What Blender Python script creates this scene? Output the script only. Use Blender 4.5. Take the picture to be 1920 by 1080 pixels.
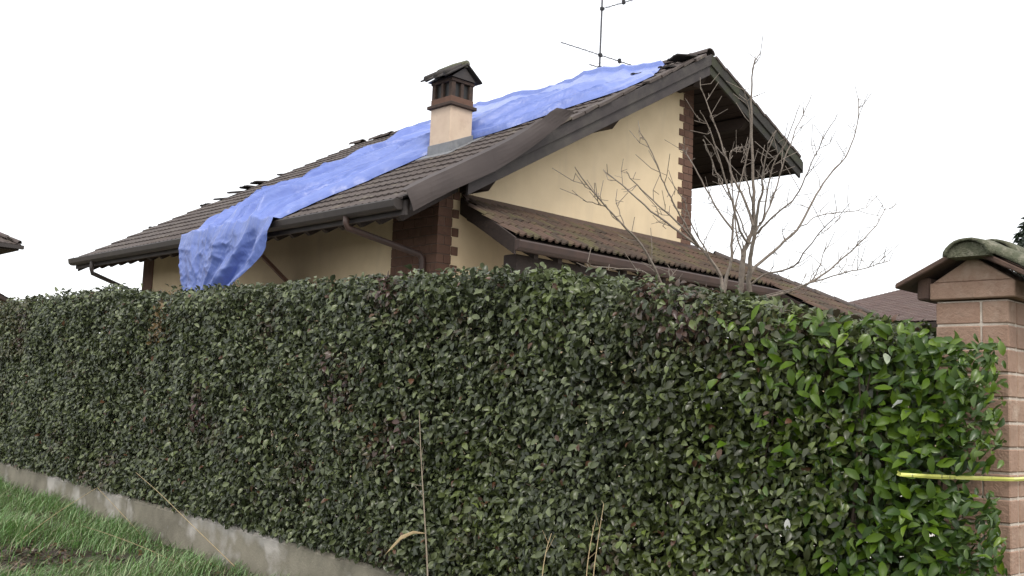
import bpy, bmesh, math, random
import numpy as np
from math import radians, sin, cos, tan, pi, sqrt, atan2
from mathutils import Vector, Matrix, noise

for o in list(bpy.data.objects):
    bpy.data.objects.remove(o)
SC = bpy.context.scene
COL = SC.collection
R = random.Random(7)
RG = np.random.default_rng(11)

# ------------------------------------------------------------------ camera
# World axes: +X and +Y are the two wall directions of the house; camera at plan origin.
F_PX, PITCH, ROLL, YAW, EYE = 1950.0, radians(6.4), radians(2.3), radians(46.1), 1.8
fw0 = Vector((cos(YAW), sin(YAW), 0)); rt0 = Vector((sin(YAW), -cos(YAW), 0)); up0 = Vector((0, 0, 1))
FW = cos(PITCH) * fw0 + sin(PITCH) * up0
upp = -sin(PITCH) * fw0 + cos(PITCH) * up0
RT = cos(ROLL) * rt0 + sin(ROLL) * upp
UP = -sin(ROLL) * rt0 + cos(ROLL) * upp
E0 = Vector((0, 0, EYE))
cd = bpy.data.cameras.new('camera'); cam = bpy.data.objects.new('camera', cd); COL.objects.link(cam)
cd.sensor_width = 36; cd.lens = 36 * F_PX / 1920; cd.clip_start = 0.05; cd.clip_end = 2000
cam.matrix_world = Matrix(((RT.x, UP.x, -FW.x, 0), (RT.y, UP.y, -FW.y, 0), (RT.z, UP.z, -FW.z, EYE), (0, 0, 0, 1)))
SC.camera = cam
SC.render.resolution_x, SC.render.resolution_y = 1024, 576

def ray(x, y): return FW + RT * ((x - 960) / F_PX) + UP * ((540 - y) / F_PX)
def at(x, y, depth): return E0 + ray(x, y) * depth          # a surveyed point at a known distance
def at_x(x, y, c): r = ray(x, y); return E0 + r * (c / r.x)
def at_y(x, y, c): r = ray(x, y); return E0 + r * (c / r.y)

# ------------------------------------------------------------------ sky, sun, exposure
SUN_DIR = Vector((-0.42, -0.66, 0.95)).normalized()          # towards the sun, veiled by cloud
W = bpy.data.worlds.new('World'); SC.world = W; W.use_nodes = True
nt = W.node_tree; nt.nodes.clear()
sky = nt.nodes.new('ShaderNodeTexSky'); sky.sky_type = 'NISHITA'; sky.sun_disc = False
sky.sun_elevation = math.asin(SUN_DIR.z); sky.sun_rotation = atan2(SUN_DIR.x, SUN_DIR.y)
sky.dust_density = 4; sky.air_density = 1.0
bgs = nt.nodes.new('ShaderNodeBackground'); bgs.inputs['Strength'].default_value = 0.05
bgc = nt.nodes.new('ShaderNodeBackground'); bgc.inputs['Color'].default_value = (1, 1, 1.0, 1); bgc.inputs['Strength'].default_value = 1.4
add = nt.nodes.new('ShaderNodeAddShader'); wo = nt.nodes.new('ShaderNodeOutputWorld')
nt.links.new(sky.outputs[0], bgs.inputs[0]); nt.links.new(bgs.outputs[0], add.inputs[0])
nt.links.new(bgc.outputs[0], add.inputs[1]); nt.links.new(add.outputs[0], wo.inputs[0])
sd = bpy.data.lights.new('sun', 'SUN'); sd.energy = 1.5; sd.angle = radians(16); sd.color = (1, 0.96, 0.9)
so = bpy.data.objects.new('sun', sd); COL.objects.link(so)
so.rotation_euler = (-SUN_DIR).to_track_quat('-Z', 'Y').to_euler()
SC.view_settings.view_transform = 'Standard'; SC.view_settings.look = 'None'
SC.view_settings.exposure = 0.0; SC.view_settings.gamma = 1.0; SC.view_settings.use_curve_mapping = False
SC.render.engine = 'CYCLES'

# ------------------------------------------------------------------ materials
def base_mat(name):
    m = bpy.data.materials.new(name); m.use_nodes = True
    n = m.node_tree; b = n.nodes['Principled BSDF']
    return m, n, b
def mixc(n, fac, a, b):
    x = n.nodes.new('ShaderNodeMix'); x.data_type = 'RGBA'
    if isinstance(fac, (int, float)): x.inputs[0].default_value = fac
    else: n.links.new(fac, x.inputs[0])
    for s, v in ((6, a), (7, b)):
        if isinstance(v, tuple): x.inputs[s].default_value = (*v, 1)
        else: n.links.new(v, x.inputs[s])
    return x.outputs[2]
def noise_fac(n, scale, lo, hi, detail=4, coord='Object', stretch=None, rough=0.6):
    tc = n.nodes.new('ShaderNodeTexCoord'); nz = n.nodes.new('ShaderNodeTexNoise')
    nz.inputs['Scale'].default_value = scale; nz.inputs['Detail'].default_value = detail; nz.inputs['Roughness'].default_value = rough
    if coord == 'World':
        g = n.nodes.new('ShaderNodeNewGeometry'); src = g.outputs['Position']
    else: src = tc.outputs[coord]
    if stretch:
        mp = n.nodes.new('ShaderNodeMapping'); mp.inputs['Scale'].default_value = stretch
        n.links.new(src, mp.inputs[0]); src = mp.outputs[0]
    n.links.new(src, nz.inputs['Vector'])
    mr = n.nodes.new('ShaderNodeMapRange'); mr.inputs[1].default_value = lo; mr.inputs[2].default_value = hi
    n.links.new(nz.outputs[0], mr.inputs[0])
    return mr.outputs[0]
def bump(n, b, h, strength=0.3, dist=0.01):
    bp = n.nodes.new('ShaderNodeBump'); bp.inputs['Strength'].default_value = strength; bp.inputs['Distance'].default_value = dist
    n.links.new(h, bp.inputs['Height']); n.links.new(bp.outputs[0], b.inputs['Normal'])
def mat(name, c1, c2, scale=8, c3=None, s3=1.5, lo3=.55, hi3=.7, rough=.8, bs=.3, bscale=None, bd=.01, rnd=0, rndc=None, spec=.4, metal=0, stretch=None, stretch3=None, coord='World', island=False):
    m, n, b = base_mat(name)
    col = mixc(n, noise_fac(n, scale, .35, .65, coord=coord, stretch=stretch), c1, c2)
    if c3: col = mixc(n, noise_fac(n, s3, lo3, hi3, coord=coord, stretch=stretch3), col, c3)
    if rnd:
        if island:
            oi = n.nodes.new('ShaderNodeNewGeometry'); ro = oi.outputs['Random Per Island']
        else:
            oi = n.nodes.new('ShaderNodeObjectInfo'); ro = oi.outputs['Random']
        mr = n.nodes.new('ShaderNodeMapRange'); mr.inputs[3].default_value = 0; mr.inputs[4].default_value = rnd
        n.links.new(ro, mr.inputs[0]); col = mixc(n, mr.outputs[0], col, rndc)
    n.links.new(col, b.inputs['Base Color'])
    b.inputs['Roughness'].default_value = rough; b.inputs['Specular IOR Level'].default_value = spec; b.inputs['Metallic'].default_value = metal
    if bs: bump(n, b, noise_fac(n, bscale or scale * 6, 0, 1, 3, coord=coord), bs, bd)
    return m

M = {}
M['stucco'] = mat('cream_stucco', (.71, .575, .385), (.655, .525, .345), 2.5, (.58, .47, .325), 1.6, .55, .85, .9, .35, 70, .006, stretch3=(1.6, 1.6, .22))
M['chimney_stucco'] = mat('chimney_stucco', (.64, .51, .39), (.58, .45, .345), 4, (.45, .33, .25), 3, .55, .8, .9, .3, 60, .005)
M['quoin_brick'] = mat('quoin_brick', (.135, .072, .050), (.10, .055, .040), 9, (.17, .10, .07), 5, .55, .75, .9, .4, 60, .006, .6, (.15, .085, .06))
M['quoin_mortar'] = mat('quoin_mortar', (.16, .12, .10), (.12, .09, .075), 10, rough=.95)
M['pillar_brick'] = mat('pillar_brick', (.39, .27, .20), (.29, .195, .14), 10, (.47, .37, .29), 7, .52, .70, .9, .7, 55, .010, .75, (.31, .195, .14))
M['pillar_mortar'] = mat('pillar_mortar', (.62, .55, .47), (.46, .39, .32), 18, rough=.95, bs=.6)
M['tile'] = mat('roof_tile', (.098, .077, .067), (.062, .049, .044), 5, (.150, .130, .100), 4.5, .56, .68, .85, .5, 60, .008, .65, (.085, .070, .066))
M['tile_stuff'] = mat('roof_tile_far', (.098, .077, .067), (.062, .049, .044), 5, (.150, .130, .100), 4.5, .56, .68, .85, .5, 60, .008, .65, (.085, .070, .066), island=True)
M['porch_tile'] = mat('porch_tile', (.072, .052, .038), (.045, .034, .026), 5, (.090, .080, .038), 3.2, .48, .62, .85, .5, 60, .008, .7, (.115, .068, .050))
M['far_tile'] = mat('far_tile', (.135, .088, .074), (.105, .072, .064), 3, (.14, .108, .09), .8, .5, .7, .9, .3, 30, .01, .5, (.10, .065, .06), island=True)
M['broken_tile'] = mat('broken_tile', (.06, .052, .048), (.035, .032, .03), 9, rough=.9, bs=.5)
M['fascia'] = mat('brown_metal', (.088, .072, .068), (.072, .058, .055), 3, (.10, .085, .078), 2, .5, .7, .5, .12, 14, .01, spec=.5)
M['sheet'] = mat('bent_brown_sheet', (.066, .053, .050), (.055, .044, .042), 2, (.075, .061, .057), 1.2, .5, .7, .6, .12, 10, .01, spec=.25)
M['gutter'] = mat('gutter_metal', (.052, .044, .041), (.042, .036, .034), 4, (.07, .06, .054), 2, .55, .7, .55, .15, 20, .01, spec=.35)
M['pipe'] = mat('pipe_metal', (.070, .042, .034), (.052, .034, .029), 5, rough=.5, bs=.1)
M['wood'] = mat('dark_wood', (.040, .027, .022), (.027, .019, .016), 6, stretch=(6, 1, 6), rough=.75, bs=.4)
M['board'] = mat('verge_board', (.054, .045, .044), (.038, .032, .032), 5, (.070, .062, .055), 2, .5, .7, .75, .4, 30, .008)
M['moss_board'] = mat('mossy_board', (.040, .037, .033), (.028, .027, .024), 6, (.045, .048, .028), 3, .45, .65, .85, .5, 40, .01)
M['lead'] = mat('grey_flashing', (.20, .205, .215), (.15, .155, .165), 8, (.27, .27, .27), 5, .55, .75, .5, .25, 20, .01, spec=.5)
M['mossy_coppo'] = mat('mossy_coppo', (.135, .135, .090), (.085, .092, .058), 14, (.21, .20, .15), 22, .52, .68, .95, .8, 60, .02)
M['slab'] = mat('cap_slab', (.12, .075, .055), (.085, .055, .045), 10, rough=.9, bs=.5)
M['concrete'] = mat('concrete', (.26, .235, .185), (.16, .145, .112), 2.2, (.44, .41, .375), 1.1, .53, .62, .92, .6, 45, .008)
M['bounce_pale'] = mat('pale_bounce', (.56, .53, .48), (.48, .45, .41), 4, rough=.9)  # pale colour for the added sheet that throws light up at the house
M['soil'] = mat('soil', (.050, .036, .026), (.032, .024, .018), 7, (.045, .065, .022), 1.2, .45, .6, .95, 1.0, 30, .03)
M['garden'] = mat('lawn', (.045, .075, .022), (.035, .058, .02), 4, (.06, .06, .03), .8, .5, .7, .95, 1, 30, .03)
M['bark'] = mat('grey_bark', (.23, .19, .155), (.145, .12, .10), 30, (.23, .20, .17), 12, .5, .7, .85, .6, 80, .004)
M['hedge_bark'] = mat('hedge_twig', (.075, .055, .040), (.05, .036, .027), 30, rough=.9, bs=.4)
M['straw'] = mat('dry_straw', (.42, .33, .19), (.32, .24, .13), 30, rough=.7, bs=.2)
M['greystalk'] = mat('weathered_stalk', (.30, .25, .19), (.22, .18, .13), 30, rough=.8, bs=.2)
M['steel'] = mat('antenna_metal', (.11, .11, .115), (.075, .075, .08), 20, rough=.45, bs=0, metal=.6)
M['black'] = mat('black_plastic', (.02, .02, .02), (.03, .03, .03), 20, rough=.5, bs=0)
M['soot'] = mat('sooty_brick', (.080, .052, .040), (.05, .036, .03), 14, rough=.9, bs=.5)

def leaf_mat(name, rough=.38, attr=True, cols=None, spec=.5):
    m, n, b = base_mat(name)
    if attr:
        a = n.nodes.new('ShaderNodeAttribute'); a.attribute_name = 'col'; col = a.outputs['Color']
    else:
        oi = n.nodes.new('ShaderNodeObjectInfo'); cr = n.nodes.new('ShaderNodeValToRGB'); cr.color_ramp.interpolation = 'LINEAR'
        e = cr.color_ramp.elements
        for i, c in enumerate(cols):
            p = i / (len(cols) - 1)
            el = e[0] if i == 0 else (e[1] if i == len(cols) - 1 else e.new(p))
            el.position = p; el.color = (*c, 1)
        n.links.new(oi.outputs['Random'], cr.inputs[0]); col = cr.outputs[0]
    g = n.nodes.new('ShaderNodeNewGeometry')
    hs = n.nodes.new('ShaderNodeHueSaturation'); hs.inputs['Saturation'].default_value = .75; hs.inputs['Value'].default_value = 1.35
    n.links.new(col, hs.inputs['Color'])
    col2 = mixc(n, g.outputs['Backfacing'], col, hs.outputs[0])       # leaves are paler beneath
    n.links.new(col2, b.inputs['Base Color'])
    b.inputs['Roughness'].default_value = rough; b.inputs['Specular IOR Level'].default_value = spec
    tr = n.nodes.new('ShaderNodeBsdfTranslucent'); n.links.new(col2, tr.inputs[0])
    mx = n.nodes.new('ShaderNodeMixShader'); mx.inputs[0].default_value = .18
    out = n.nodes['Material Output']
    n.links.new(b.outputs[0], mx.inputs[1]); n.links.new(tr.outputs[0], mx.inputs[2]); n.links.new(mx.outputs[0], out.inputs[0])
    return m
M['leaf'] = leaf_mat('hedge_leaf', .33, spec=.5)
M['grass'] = leaf_mat('grass_blade', .6, spec=.3)
HC = [(.026, .034, .012), (.075, .098, .024), (.045, .064, .016), (.150, .180, .040), (.060, .070, .030)]
LC = [(.024, .055, .006), (.062, .125, .008), (.150, .235, .014), (.034, .075, .010), (.098, .170, .010)]
M['hedge_leaf_single'] = leaf_mat('hedge_leaf_single', .33, False, HC, .5)
M['laurel_leaf_single'] = leaf_mat('laurel_leaf_single', .40, False, LC, .25)

def tarp_mat():
    m, n, b = base_mat('blue_tarpaulin')
    col = mixc(n, noise_fac(n, 3, .35, .65, coord='World'), (.140, .200, .50), (.118, .172, .455))
    col = mixc(n, noise_fac(n, 9, .60, .80, coord='World', stretch=(.3, 2, .6)), col, (.20, .26, .55))
    n.links.new(col, b.inputs['Base Color'])
    b.inputs['Roughness'].default_value = .34; b.inputs['Specular IOR Level'].default_value = .6
    h1 = noise_fac(n, 4, 0, 1, 6, coord='World', stretch=(.45, 2.4, .9), rough=.62)
    bump(n, b, h1, .45, .05)
    return m
M['tarp'] = tarp_mat()
def tape_mat():
    m, n, b = base_mat('yellow_tape')
    col = mixc(n, noise_fac(n, 14, .58, .62, coord='World', stretch=(1, 3, .4)), (.62, .64, .16), (.30, .31, .10))
    n.links.new(col, b.inputs['Base Color']); b.inputs['Roughness'].default_value = .35
    return m
M['tape'] = tape_mat()

# ------------------------------------------------------------------ object helpers
ORG = {}
def tag(o, label=None, cat=None, group=None, kind=None):
    for k, v in (('label', label), ('category', cat), ('group', group), ('kind', kind)):
        if v: o[k] = v
    return o
def thing(name, loc, label, cat, group=None):
    o = bpy.data.objects.new(name, None); COL.objects.link(o); o.location = loc; o.empty_display_size = .1
    ORG[o.name] = Vector(loc)
    return tag(o, label, cat, group, 'thing')
def org(o): return ORG.get(o.name, Vector((0, 0, 0))) if o else Vector((0, 0, 0))
def link(name, me, material, parent=None):
    o = bpy.data.objects.new(name, me); COL.objects.link(o)
    if material and not me.materials: me.materials.append(material)
    if parent: o.parent = parent; ORG[o.name] = org(parent)
    return o
def place(name, me, material, parent, mtx):
    """a piece that shares mesh data: mtx is its world matrix"""
    o = link(name, me, material, parent)
    o.matrix_basis = Matrix.Translation(-org(parent)) @ mtx
    ORG[o.name] = mtx.translation.copy()
    return o

class MB:
    def __init__(s): s.v = []; s.f = []
    def add(s, vs, fs):
        k = len(s.v); s.v += [tuple(p) for p in vs]; s.f += [tuple(i + k for i in f) for f in fs]; return s
    def box(s, a, b):
        x0, y0, z0 = a; x1, y1, z1 = b
        return s.add([(x0,y0,z0),(x1,y0,z0),(x1,y1,z0),(x0,y1,z0),(x0,y0,z1),(x1,y0,z1),(x1,y1,z1),(x0,y1,z1)],
                     [(0,3,2,1),(4,5,6,7),(0,1,5,4),(1,2,6,5),(2,3,7,6),(3,0,4,7)])
    def loft(s, A, B):
        """prism between two matching polygons"""
        n = len(A)
        return s.add(list(A) + list(B), [tuple(range(n))[::-1], tuple(range(n, 2*n))] + [(i, (i+1) % n, n + (i+1) % n, n + i) for i in range(n)])
    def prism_y(s, poly, y0, y1): return s.loft([(p[0], y0, p[1]) for p in poly], [(p[0], y1, p[1]) for p in poly])
    def prism_x(s, poly, x0, x1): return s.loft([(x0, p[0], p[1]) for p in poly], [(x1, p[0], p[1]) for p in poly])
    def beam(s, p, q, w, h, up=Vector((0, 0, 1))):
        p, q = Vector(p), Vector(q); d = (q - p).normalized(); sd_ = d.cross(up).normalized(); u = sd_.cross(d)
        pr = [(-w/2, -h/2), (w/2, -h/2), (w/2, h/2), (-w/2, h/2)]
        return s.loft([p + sd_*a + u*b for a, b in pr], [q + sd_*a + u*b for a, b in pr])
    def tube(s, pts, rad, n=6):
        pts = [Vector(p) for p in pts]; m = len(pts)
        if not hasattr(rad, '__len__'): rad = [rad] * m
        k = len(s.v); ref = None
        for i, p in enumerate(pts):
            d = (pts[min(i+1, m-1)] - pts[max(i-1, 0)])
            d = d.normalized() if d.length > 1e-9 else Vector((0, 0, 1))
            if ref is None: ref = d.orthogonal().normalized()
            a = (ref - d * ref.dot(d)); a = a.normalized() if a.length > 1e-6 else d.orthogonal().normalized(); ref = a
            b = d.cross(a)
            for j in range(n):
                t = 2*pi*j/n; s.v.append(tuple(p + (a*cos(t) + b*sin(t)) * rad[i]))
        for i in range(m-1):
            for j in range(n):
                s.f.append((k+i*n+j, k+i*n+(j+1) % n, k+(i+1)*n+(j+1) % n, k+(i+1)*n+j))
        s.f.append(tuple(k+j for j in range(n))[::-1]); s.f.append(tuple(k+(m-1)*n+j for j in range(n)))
        return s
    def mesh(s, name, o=Vector((0, 0, 0)), bevel=0, smooth=False):
        me = bpy.data.meshes.new(name)
        me.from_pydata([(x-o.x, y-o.y, z-o.z) for x, y, z in s.v], [], s.f)
        bm = bmesh.new(); bm.from_mesh(me); bmesh.ops.recalc_face_normals(bm, faces=bm.faces)
        if bevel: bmesh.ops.bevel(bm, geom=list(bm.edges), offset=bevel, segments=1, affect='EDGES', clamp_overlap=True)
        bm.to_mesh(me); bm.free()
        if smooth: me.polygons.foreach_set('use_smooth', [True]*len(me.polygons))
        return me
    def build(s, name, material, parent=None, bevel=0, smooth=False):
        return link(name, s.mesh(name, org(parent), bevel, smooth), material, parent)
def struct(name, mb, material): return tag(mb.build(name, material), kind='structure')

def basis(xa, ya, za, loc):
    return Matrix(((xa[0], ya[0], za[0], loc[0]), (xa[1], ya[1], za[1], loc[1]), (xa[2], ya[2], za[2], loc[2]), (0, 0, 0, 1)))
def lerp_tab(tab, x):
    if x <= tab[0][0]: return tab[0][1]
    for (a, va), (b, vb) in zip(tab, tab[1:]):
        if x <= b: return va + (vb - va) * (x - a) / (b - a)
    return tab[-1][1]

# ------------------------------------------------------------------ ground
def wall_top(y): return lerp_tab([(-20, .22), (2, .27), (6.7, .393), (11.2, .523), (16.4, .665), (26, .80), (60, .9)], y)
def ground_z(x, y):
    g = lerp_tab([(-40, -.45), (2, -.2), (9.2, .04), (12.3, .18), (16, .305), (26, .5), (60, .55)], y)
    if x < 5.6:
        t = max(0, 5.3 - x)
        g += -.035 * min(t, 6) + .05 * noise.noise((x*1.3, y*1.3, 0)) + .03 * noise.noise((x*4, y*4, 3))
        return g
    return wall_top(y) - .06
def grid_vals(lo, hi, dense_lo, dense_hi, step):
    v = list(np.arange(dense_lo, dense_hi + 1e-6, step)); a = dense_lo; d = step
    while a > lo: d *= 1.6; a -= d; v.insert(0, a)
    a = dense_hi; d = step
    while a < hi: d *= 1.6; a += d; v.append(a)
    return v
gx = grid_vals(-900, 900, 1.5, 6.0, .15); gy = grid_vals(-900, 900, 6, 18, .15)
gm = MB()
gm.v = [(x, y, ground_z(x, y)) for x in gx for y in gy]
ny = len(gy)
gm.f = [(i*ny+j, (i+1)*ny+j, (i+1)*ny+j+1, i*ny+j+1) for i in range(len(gx)-1) for j in range(ny-1)]
g_ob = struct('ground', gm, M['soil'])
g_ob.data.polygons.foreach_set('use_smooth', [True]*len(g_ob.data.polygons))

# ------------------------------------------------------------------ low concrete wall under the hedge
XW0, XW1 = 5.43, 5.66
wl = thing('garden_wall', (XW0, 10, ground_z(5.3, 10)), 'low weathered concrete wall running under the long hedge', 'wall')
ys = [2.53] + [3 + .5*i for i in range(60)]
nw = MB()
for y0, y1 in zip(ys, ys[1:]):
    if abs((y0 % 6) - 0) < 1e-6: y0 += .012                       # pour joints
    def sec(y):
        w = .008 * noise.noise((0, y*1.7, 5)); t = wall_top(y) + .006*noise.noise((2, y*3, 1))
        return [(XW0+w, y, -.9), (XW1, y, -.9), (XW1, y, t), (XW0+.03+w, y, t), (XW0+w, y, t-.03)]
    nw.loft(sec(y0), sec(y1))
nw.build('wall_body', M['concrete'], wl)

XA_ = 8.986
bounce_mb = MB(); yy_ = [3.2 + .9*i for i in range(22)]
for y0, y1 in zip(yy_, yy_[1:]):
    bounce_mb.add([(6.45, y0, wall_top(y0)-.05), (XA_ - .01, y0, wall_top(y0)-.05), (XA_ - .01, y1, wall_top(y1)-.05), (6.45, y1, wall_top(y1)-.05)], [(0, 1, 2, 3)])
for y0, y1 in zip(yy_[:8], yy_[1:9]):
    bounce_mb.add([(XA_ - .01, y0, wall_top(y0)-.05), (19, y0, wall_top(y0)-.05), (19, y1, wall_top(y1)-.05), (XA_ - .01, y1, wall_top(y1)-.05)], [(0, 1, 2, 3)])
struct('bounce_sheet', bounce_mb, M['bounce_pale'])  # unseen pale sheet added to bounce daylight onto walls and eaves

# ------------------------------------------------------------------ house numbers (metres)
XE, YE0, YE1 = 7.915, 10.145, 20.66        # left eave line, near and far verge
XR, ZR = 14.282, 7.86                      # ridge
XE2, ZE2 = 17.26, 6.58                     # right eave
ZE = 4.30                                  # left eave height
XA, XB, YA, YB = 8.986, 14.72, 10.845, 19.92   # wall faces
SL = (ZR - ZE) / (XR - XE); SL2 = (ZR - ZE2) / (XE2 - XR)
def zl(x): return ZE + SL * (x - XE)       # top of roof deck, left slope
def zr(x): return ZR - SL2 * (x - XR)
house = thing('house', (11.8, 15.4, .4), 'cream stuccoed house with brick corners, brown tiled gable roof partly torn open', 'house')

TH = .16
# walls
w = MB(); w.prism_y([(XA, -.3), (XB, -.3), (XB, zr(XB)-TH), (XR, ZR-TH-.02), (XA, zl(XA)-TH)], YA, YA+.3)
w.build('gable_wall', M['stucco'], house)
w = MB(); w.prism_y([(XA, -.3), (XB, -.3), (XB, zr(XB)-TH), (XR, ZR-TH-.02), (XA, zl(XA)-TH)], YB-.3, YB)
w.build('rear_gable_wall', M['stucco'], house)
w = MB(); w.box((XA+.002, YA+.3, -.3), (XA+.3, YB-.3, zl(XA)-TH)); w.build('side_wall', M['stucco'], house)
w = MB(); w.box((XB-.3, YA+.3, -.3), (XB-.002, YB-.3, zr(XB)-TH)); w.build('far_side_wall', M['stucco'], house)

# roof deck
roof = MB()
roof.prism_y([(XE+.02, ZE), (XR, ZR), (XR, ZR-TH), (XE+.02, ZE-TH)], YE0+.06, YE1-.05)
roof.prism_y([(XR+.002, ZR), (XE2, ZE2), (XE2, ZE2-TH), (XR+.002, ZR-TH)], YE0+.06, YE1-.05)
roof_ob = roof.build('roof', M['wood'], house)
# soffit boards under the deep right-hand overhang
for i in range(12):
    x0 = XB + .12 + i*.2
    if x0 + .19 > XE2: break
    b = MB(); b.loft([(x0, YE0+.1, zr(x0)-TH-.022), (x0+.185, YE0+.1, zr(x0+.185)-TH-.022), (x0+.185, YE0+.1, zr(x0+.185)-TH-.002), (x0, YE0+.1, zr(x0)-TH-.002)],
                     [(x0, YE1-.1, zr(x0)-TH-.022), (x0+.185, YE1-.1, zr(x0+.185)-TH-.022), (x0+.185, YE1-.1, zr(x0+.185)-TH-.002), (x0, YE1-.1, zr(x0)-TH-.002)])
    b.build('soffit_board', M['wood'], house)
# purlins carrying the verge, with chamfered ends
def purlin(x, ztop, w=.16, h=.22, y0=YE0+.13, y1=YA+.1):
    m = MB()
    m.prism_x([(y0, ztop), (y1, ztop), (y1, ztop-h), (y0+.14, ztop-h), (y0, ztop-h*.45)], x-w/2, x+w/2)
    m.build('purlin', M['wood'], house)
for x in (9.42, 11.98): purlin(x, zl(x)-TH-.05)
purlin(XR-.05, ZR-TH-.05, .2, .3)
for x in (15.6, 16.9): purlin(x, zr(x)-TH-.04, .14, .2, YE0+.12, YB)
# verge boards along the near gable: two stepped layers on each slope
def rake_board(x0, x1, zf, top, h, y0, y1, material, name='verge_board'):
    m = MB(); m.loft([(x0, y0, zf(x0)+top-h), (x1, y0, zf(x1)+top-h), (x1, y0, zf(x1)+top), (x0, y0, zf(x0)+top)],
                     [(x0, y1, zf(x0)+top-h), (x1, y1, zf(x1)+top-h), (x1, y1, zf(x1)+top), (x0, y1, zf(x0)+top)])
    return m.build(name, material, house, .004)
rake_board(XE+.05, XR-.001, zl, .03, .19, YE0, YE0+.045, M['board'])
rake_board(XE+1.0, XR-.001, zl, -.163, .17, YE0+.03, YE0+.075, M['board'])
rake_board(XR+.001, XE2, zr, .03, .19, YE0, YE0+.045, M['moss_board'])
rake_board(XR+.001, XE2-.02, zr, -.163, .15, YE0+.03, YE0+.075, M['moss_board'])
rake_board(XE+.05, XR-.001, zl, .02, .28, YE1-.045, YE1, M['board'])
rake_board(XR+.001, XE2, zr, .02, .28, YE1-.045, YE1, M['moss_board'])
# eave fascias
b = MB(); b.box((XE-.01, YE0+.05, ZE-.19), (XE+.03, YE1-.05, ZE-.002)); b.build('fascia_board', M['board'], house)
b = MB(); b.box((XE2+.002, YE0+.01, ZE2-.20), (XE2+.04, YE1-.05, ZE2+.01)); b.build('fascia_board', M['moss_board'], house)
# rafter tails under the left eave
y = YE0 + .35
while y < YE1 - .2:
    m = MB(); z0 = zl(XE+.06)-TH-.002; z1 = zl(XA)-TH-.002
    m.prism_y([(XE+.06, z0), (XA-.002, z1), (XA-.002, z1-.12), (XE+.16, z0-.09), (XE+.06, z0-.03)], y-.04, y+.04)
    m.build('rafter_tail', M['wood'], house); y += .42

# ------------------------------------------------------------------ bricks
def brick_mesh(nm, sx, sy, sz, bev=.006):
    m = MB(); m.box((-sx/2, -sy/2, -sz/2), (sx/2, sy/2, sz/2)); return m.mesh(nm, bevel=bev)
BR = {}
def brick(parent, x0, x1, y0, y1, z0, z1, material, key='b'):
    k = (key, round(x1-x0, 3), round(y1-y0, 3), round(z1-z0, 3))
    if k not in BR: BR[k] = brick_mesh('brick', x1-x0, y1-y0, z1-z0)
    j = .0025
    mt = Matrix.Translation(((x0+x1)/2 + R.uniform(-j, j), (y0+y1)/2 + R.uniform(-j, j), (z0+z1)/2)) @ Matrix.Rotation(R.uniform(-.006, .006), 4, 'Z')
    return place('brick', BR[k], material, parent, mt)
# house corner quoins: 12 cm bricks, toothed
q = MB(); q.box((XA-.004, YA+.003, 1.2), (XA+.1, YA+1.0, zl(XA)-TH-.01)); q.box((XA-.0035, YA-.0035, 1.2), (XA+.24, YA+.1, zl(XA)-TH-.012)); quo = q.build('corner_pier', M['quoin_mortar'], house)
z = 2.0; c = 0
while z + .12 < zl(XA) - TH + .14:
    zt = z + .12; hid = zl(XA)-TH-.012
    if c % 2 == 0:
        if zt < zl(XA+.36)-TH: brick(quo, XA-.014, XA+.236, YA-.014, YA+.106, z, zt, M['quoin_brick']); brick(quo, XA+.246, XA+.366, YA-.014, YA+.106, z, zt, M['quoin_brick'])
        if zt < hid:
            for a, b_ in ((.116, .366), (.376, .626), (.636, .886), (.896, 1.004)): brick(quo, XA-.014, XA+.1, YA+a, YA+b_, z, zt, M['quoin_brick'])
    else:
        if zt < zl(XA+.2)-TH: brick(quo, XA+.116, XA+.25, YA-.014, YA+.106, z, zt, M['quoin_brick'])
        if zt < hid:
            for a, b_ in ((-.014, .236), (.246, .496), (.506, .756), (.766, 1.004)): brick(quo, XA-.014, XA+.106, YA+a, YA+b_, z, zt, M['quoin_brick'])
    z += .13; c += 1
q = MB(); q.box((XB-.24, YA-.004, 3.6), (XB+.004, YA+.1, zr(XB)-TH-.012)); quo2 = q.build('corner_pier', M['quoin_mortar'], house)
z = 4.0; c = 0
while z + .12 < zl(XB-.42) - TH:
    if c % 2 == 0: brick(quo2, XB-.236, XB+.014, YA-.014, YA+.106, z, z+.12, M['quoin_brick']); brick(quo2, XB-.386, XB-.246, YA-.014, YA+.106, z, z+.12, M['quoin_brick'])
    else: brick(quo2, XB-.106, XB+.014, YA-.014, YA+.236, z, z+.12, M['quoin_brick']); brick(quo2, XB-.27, XB-.116, YA-.014, YA+.106, z, z+.12, M['quoin_brick'])
    z += .13; c += 1
# far corner pier of the side wall (dark edge at the far end)
q = MB(); q.box((XA-.016, YB-.42, 1.5), (XA+.1, YB+.012, zl(XA)-TH-.01)); q.build('corner_pier', M['quoin_brick'], house)

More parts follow.
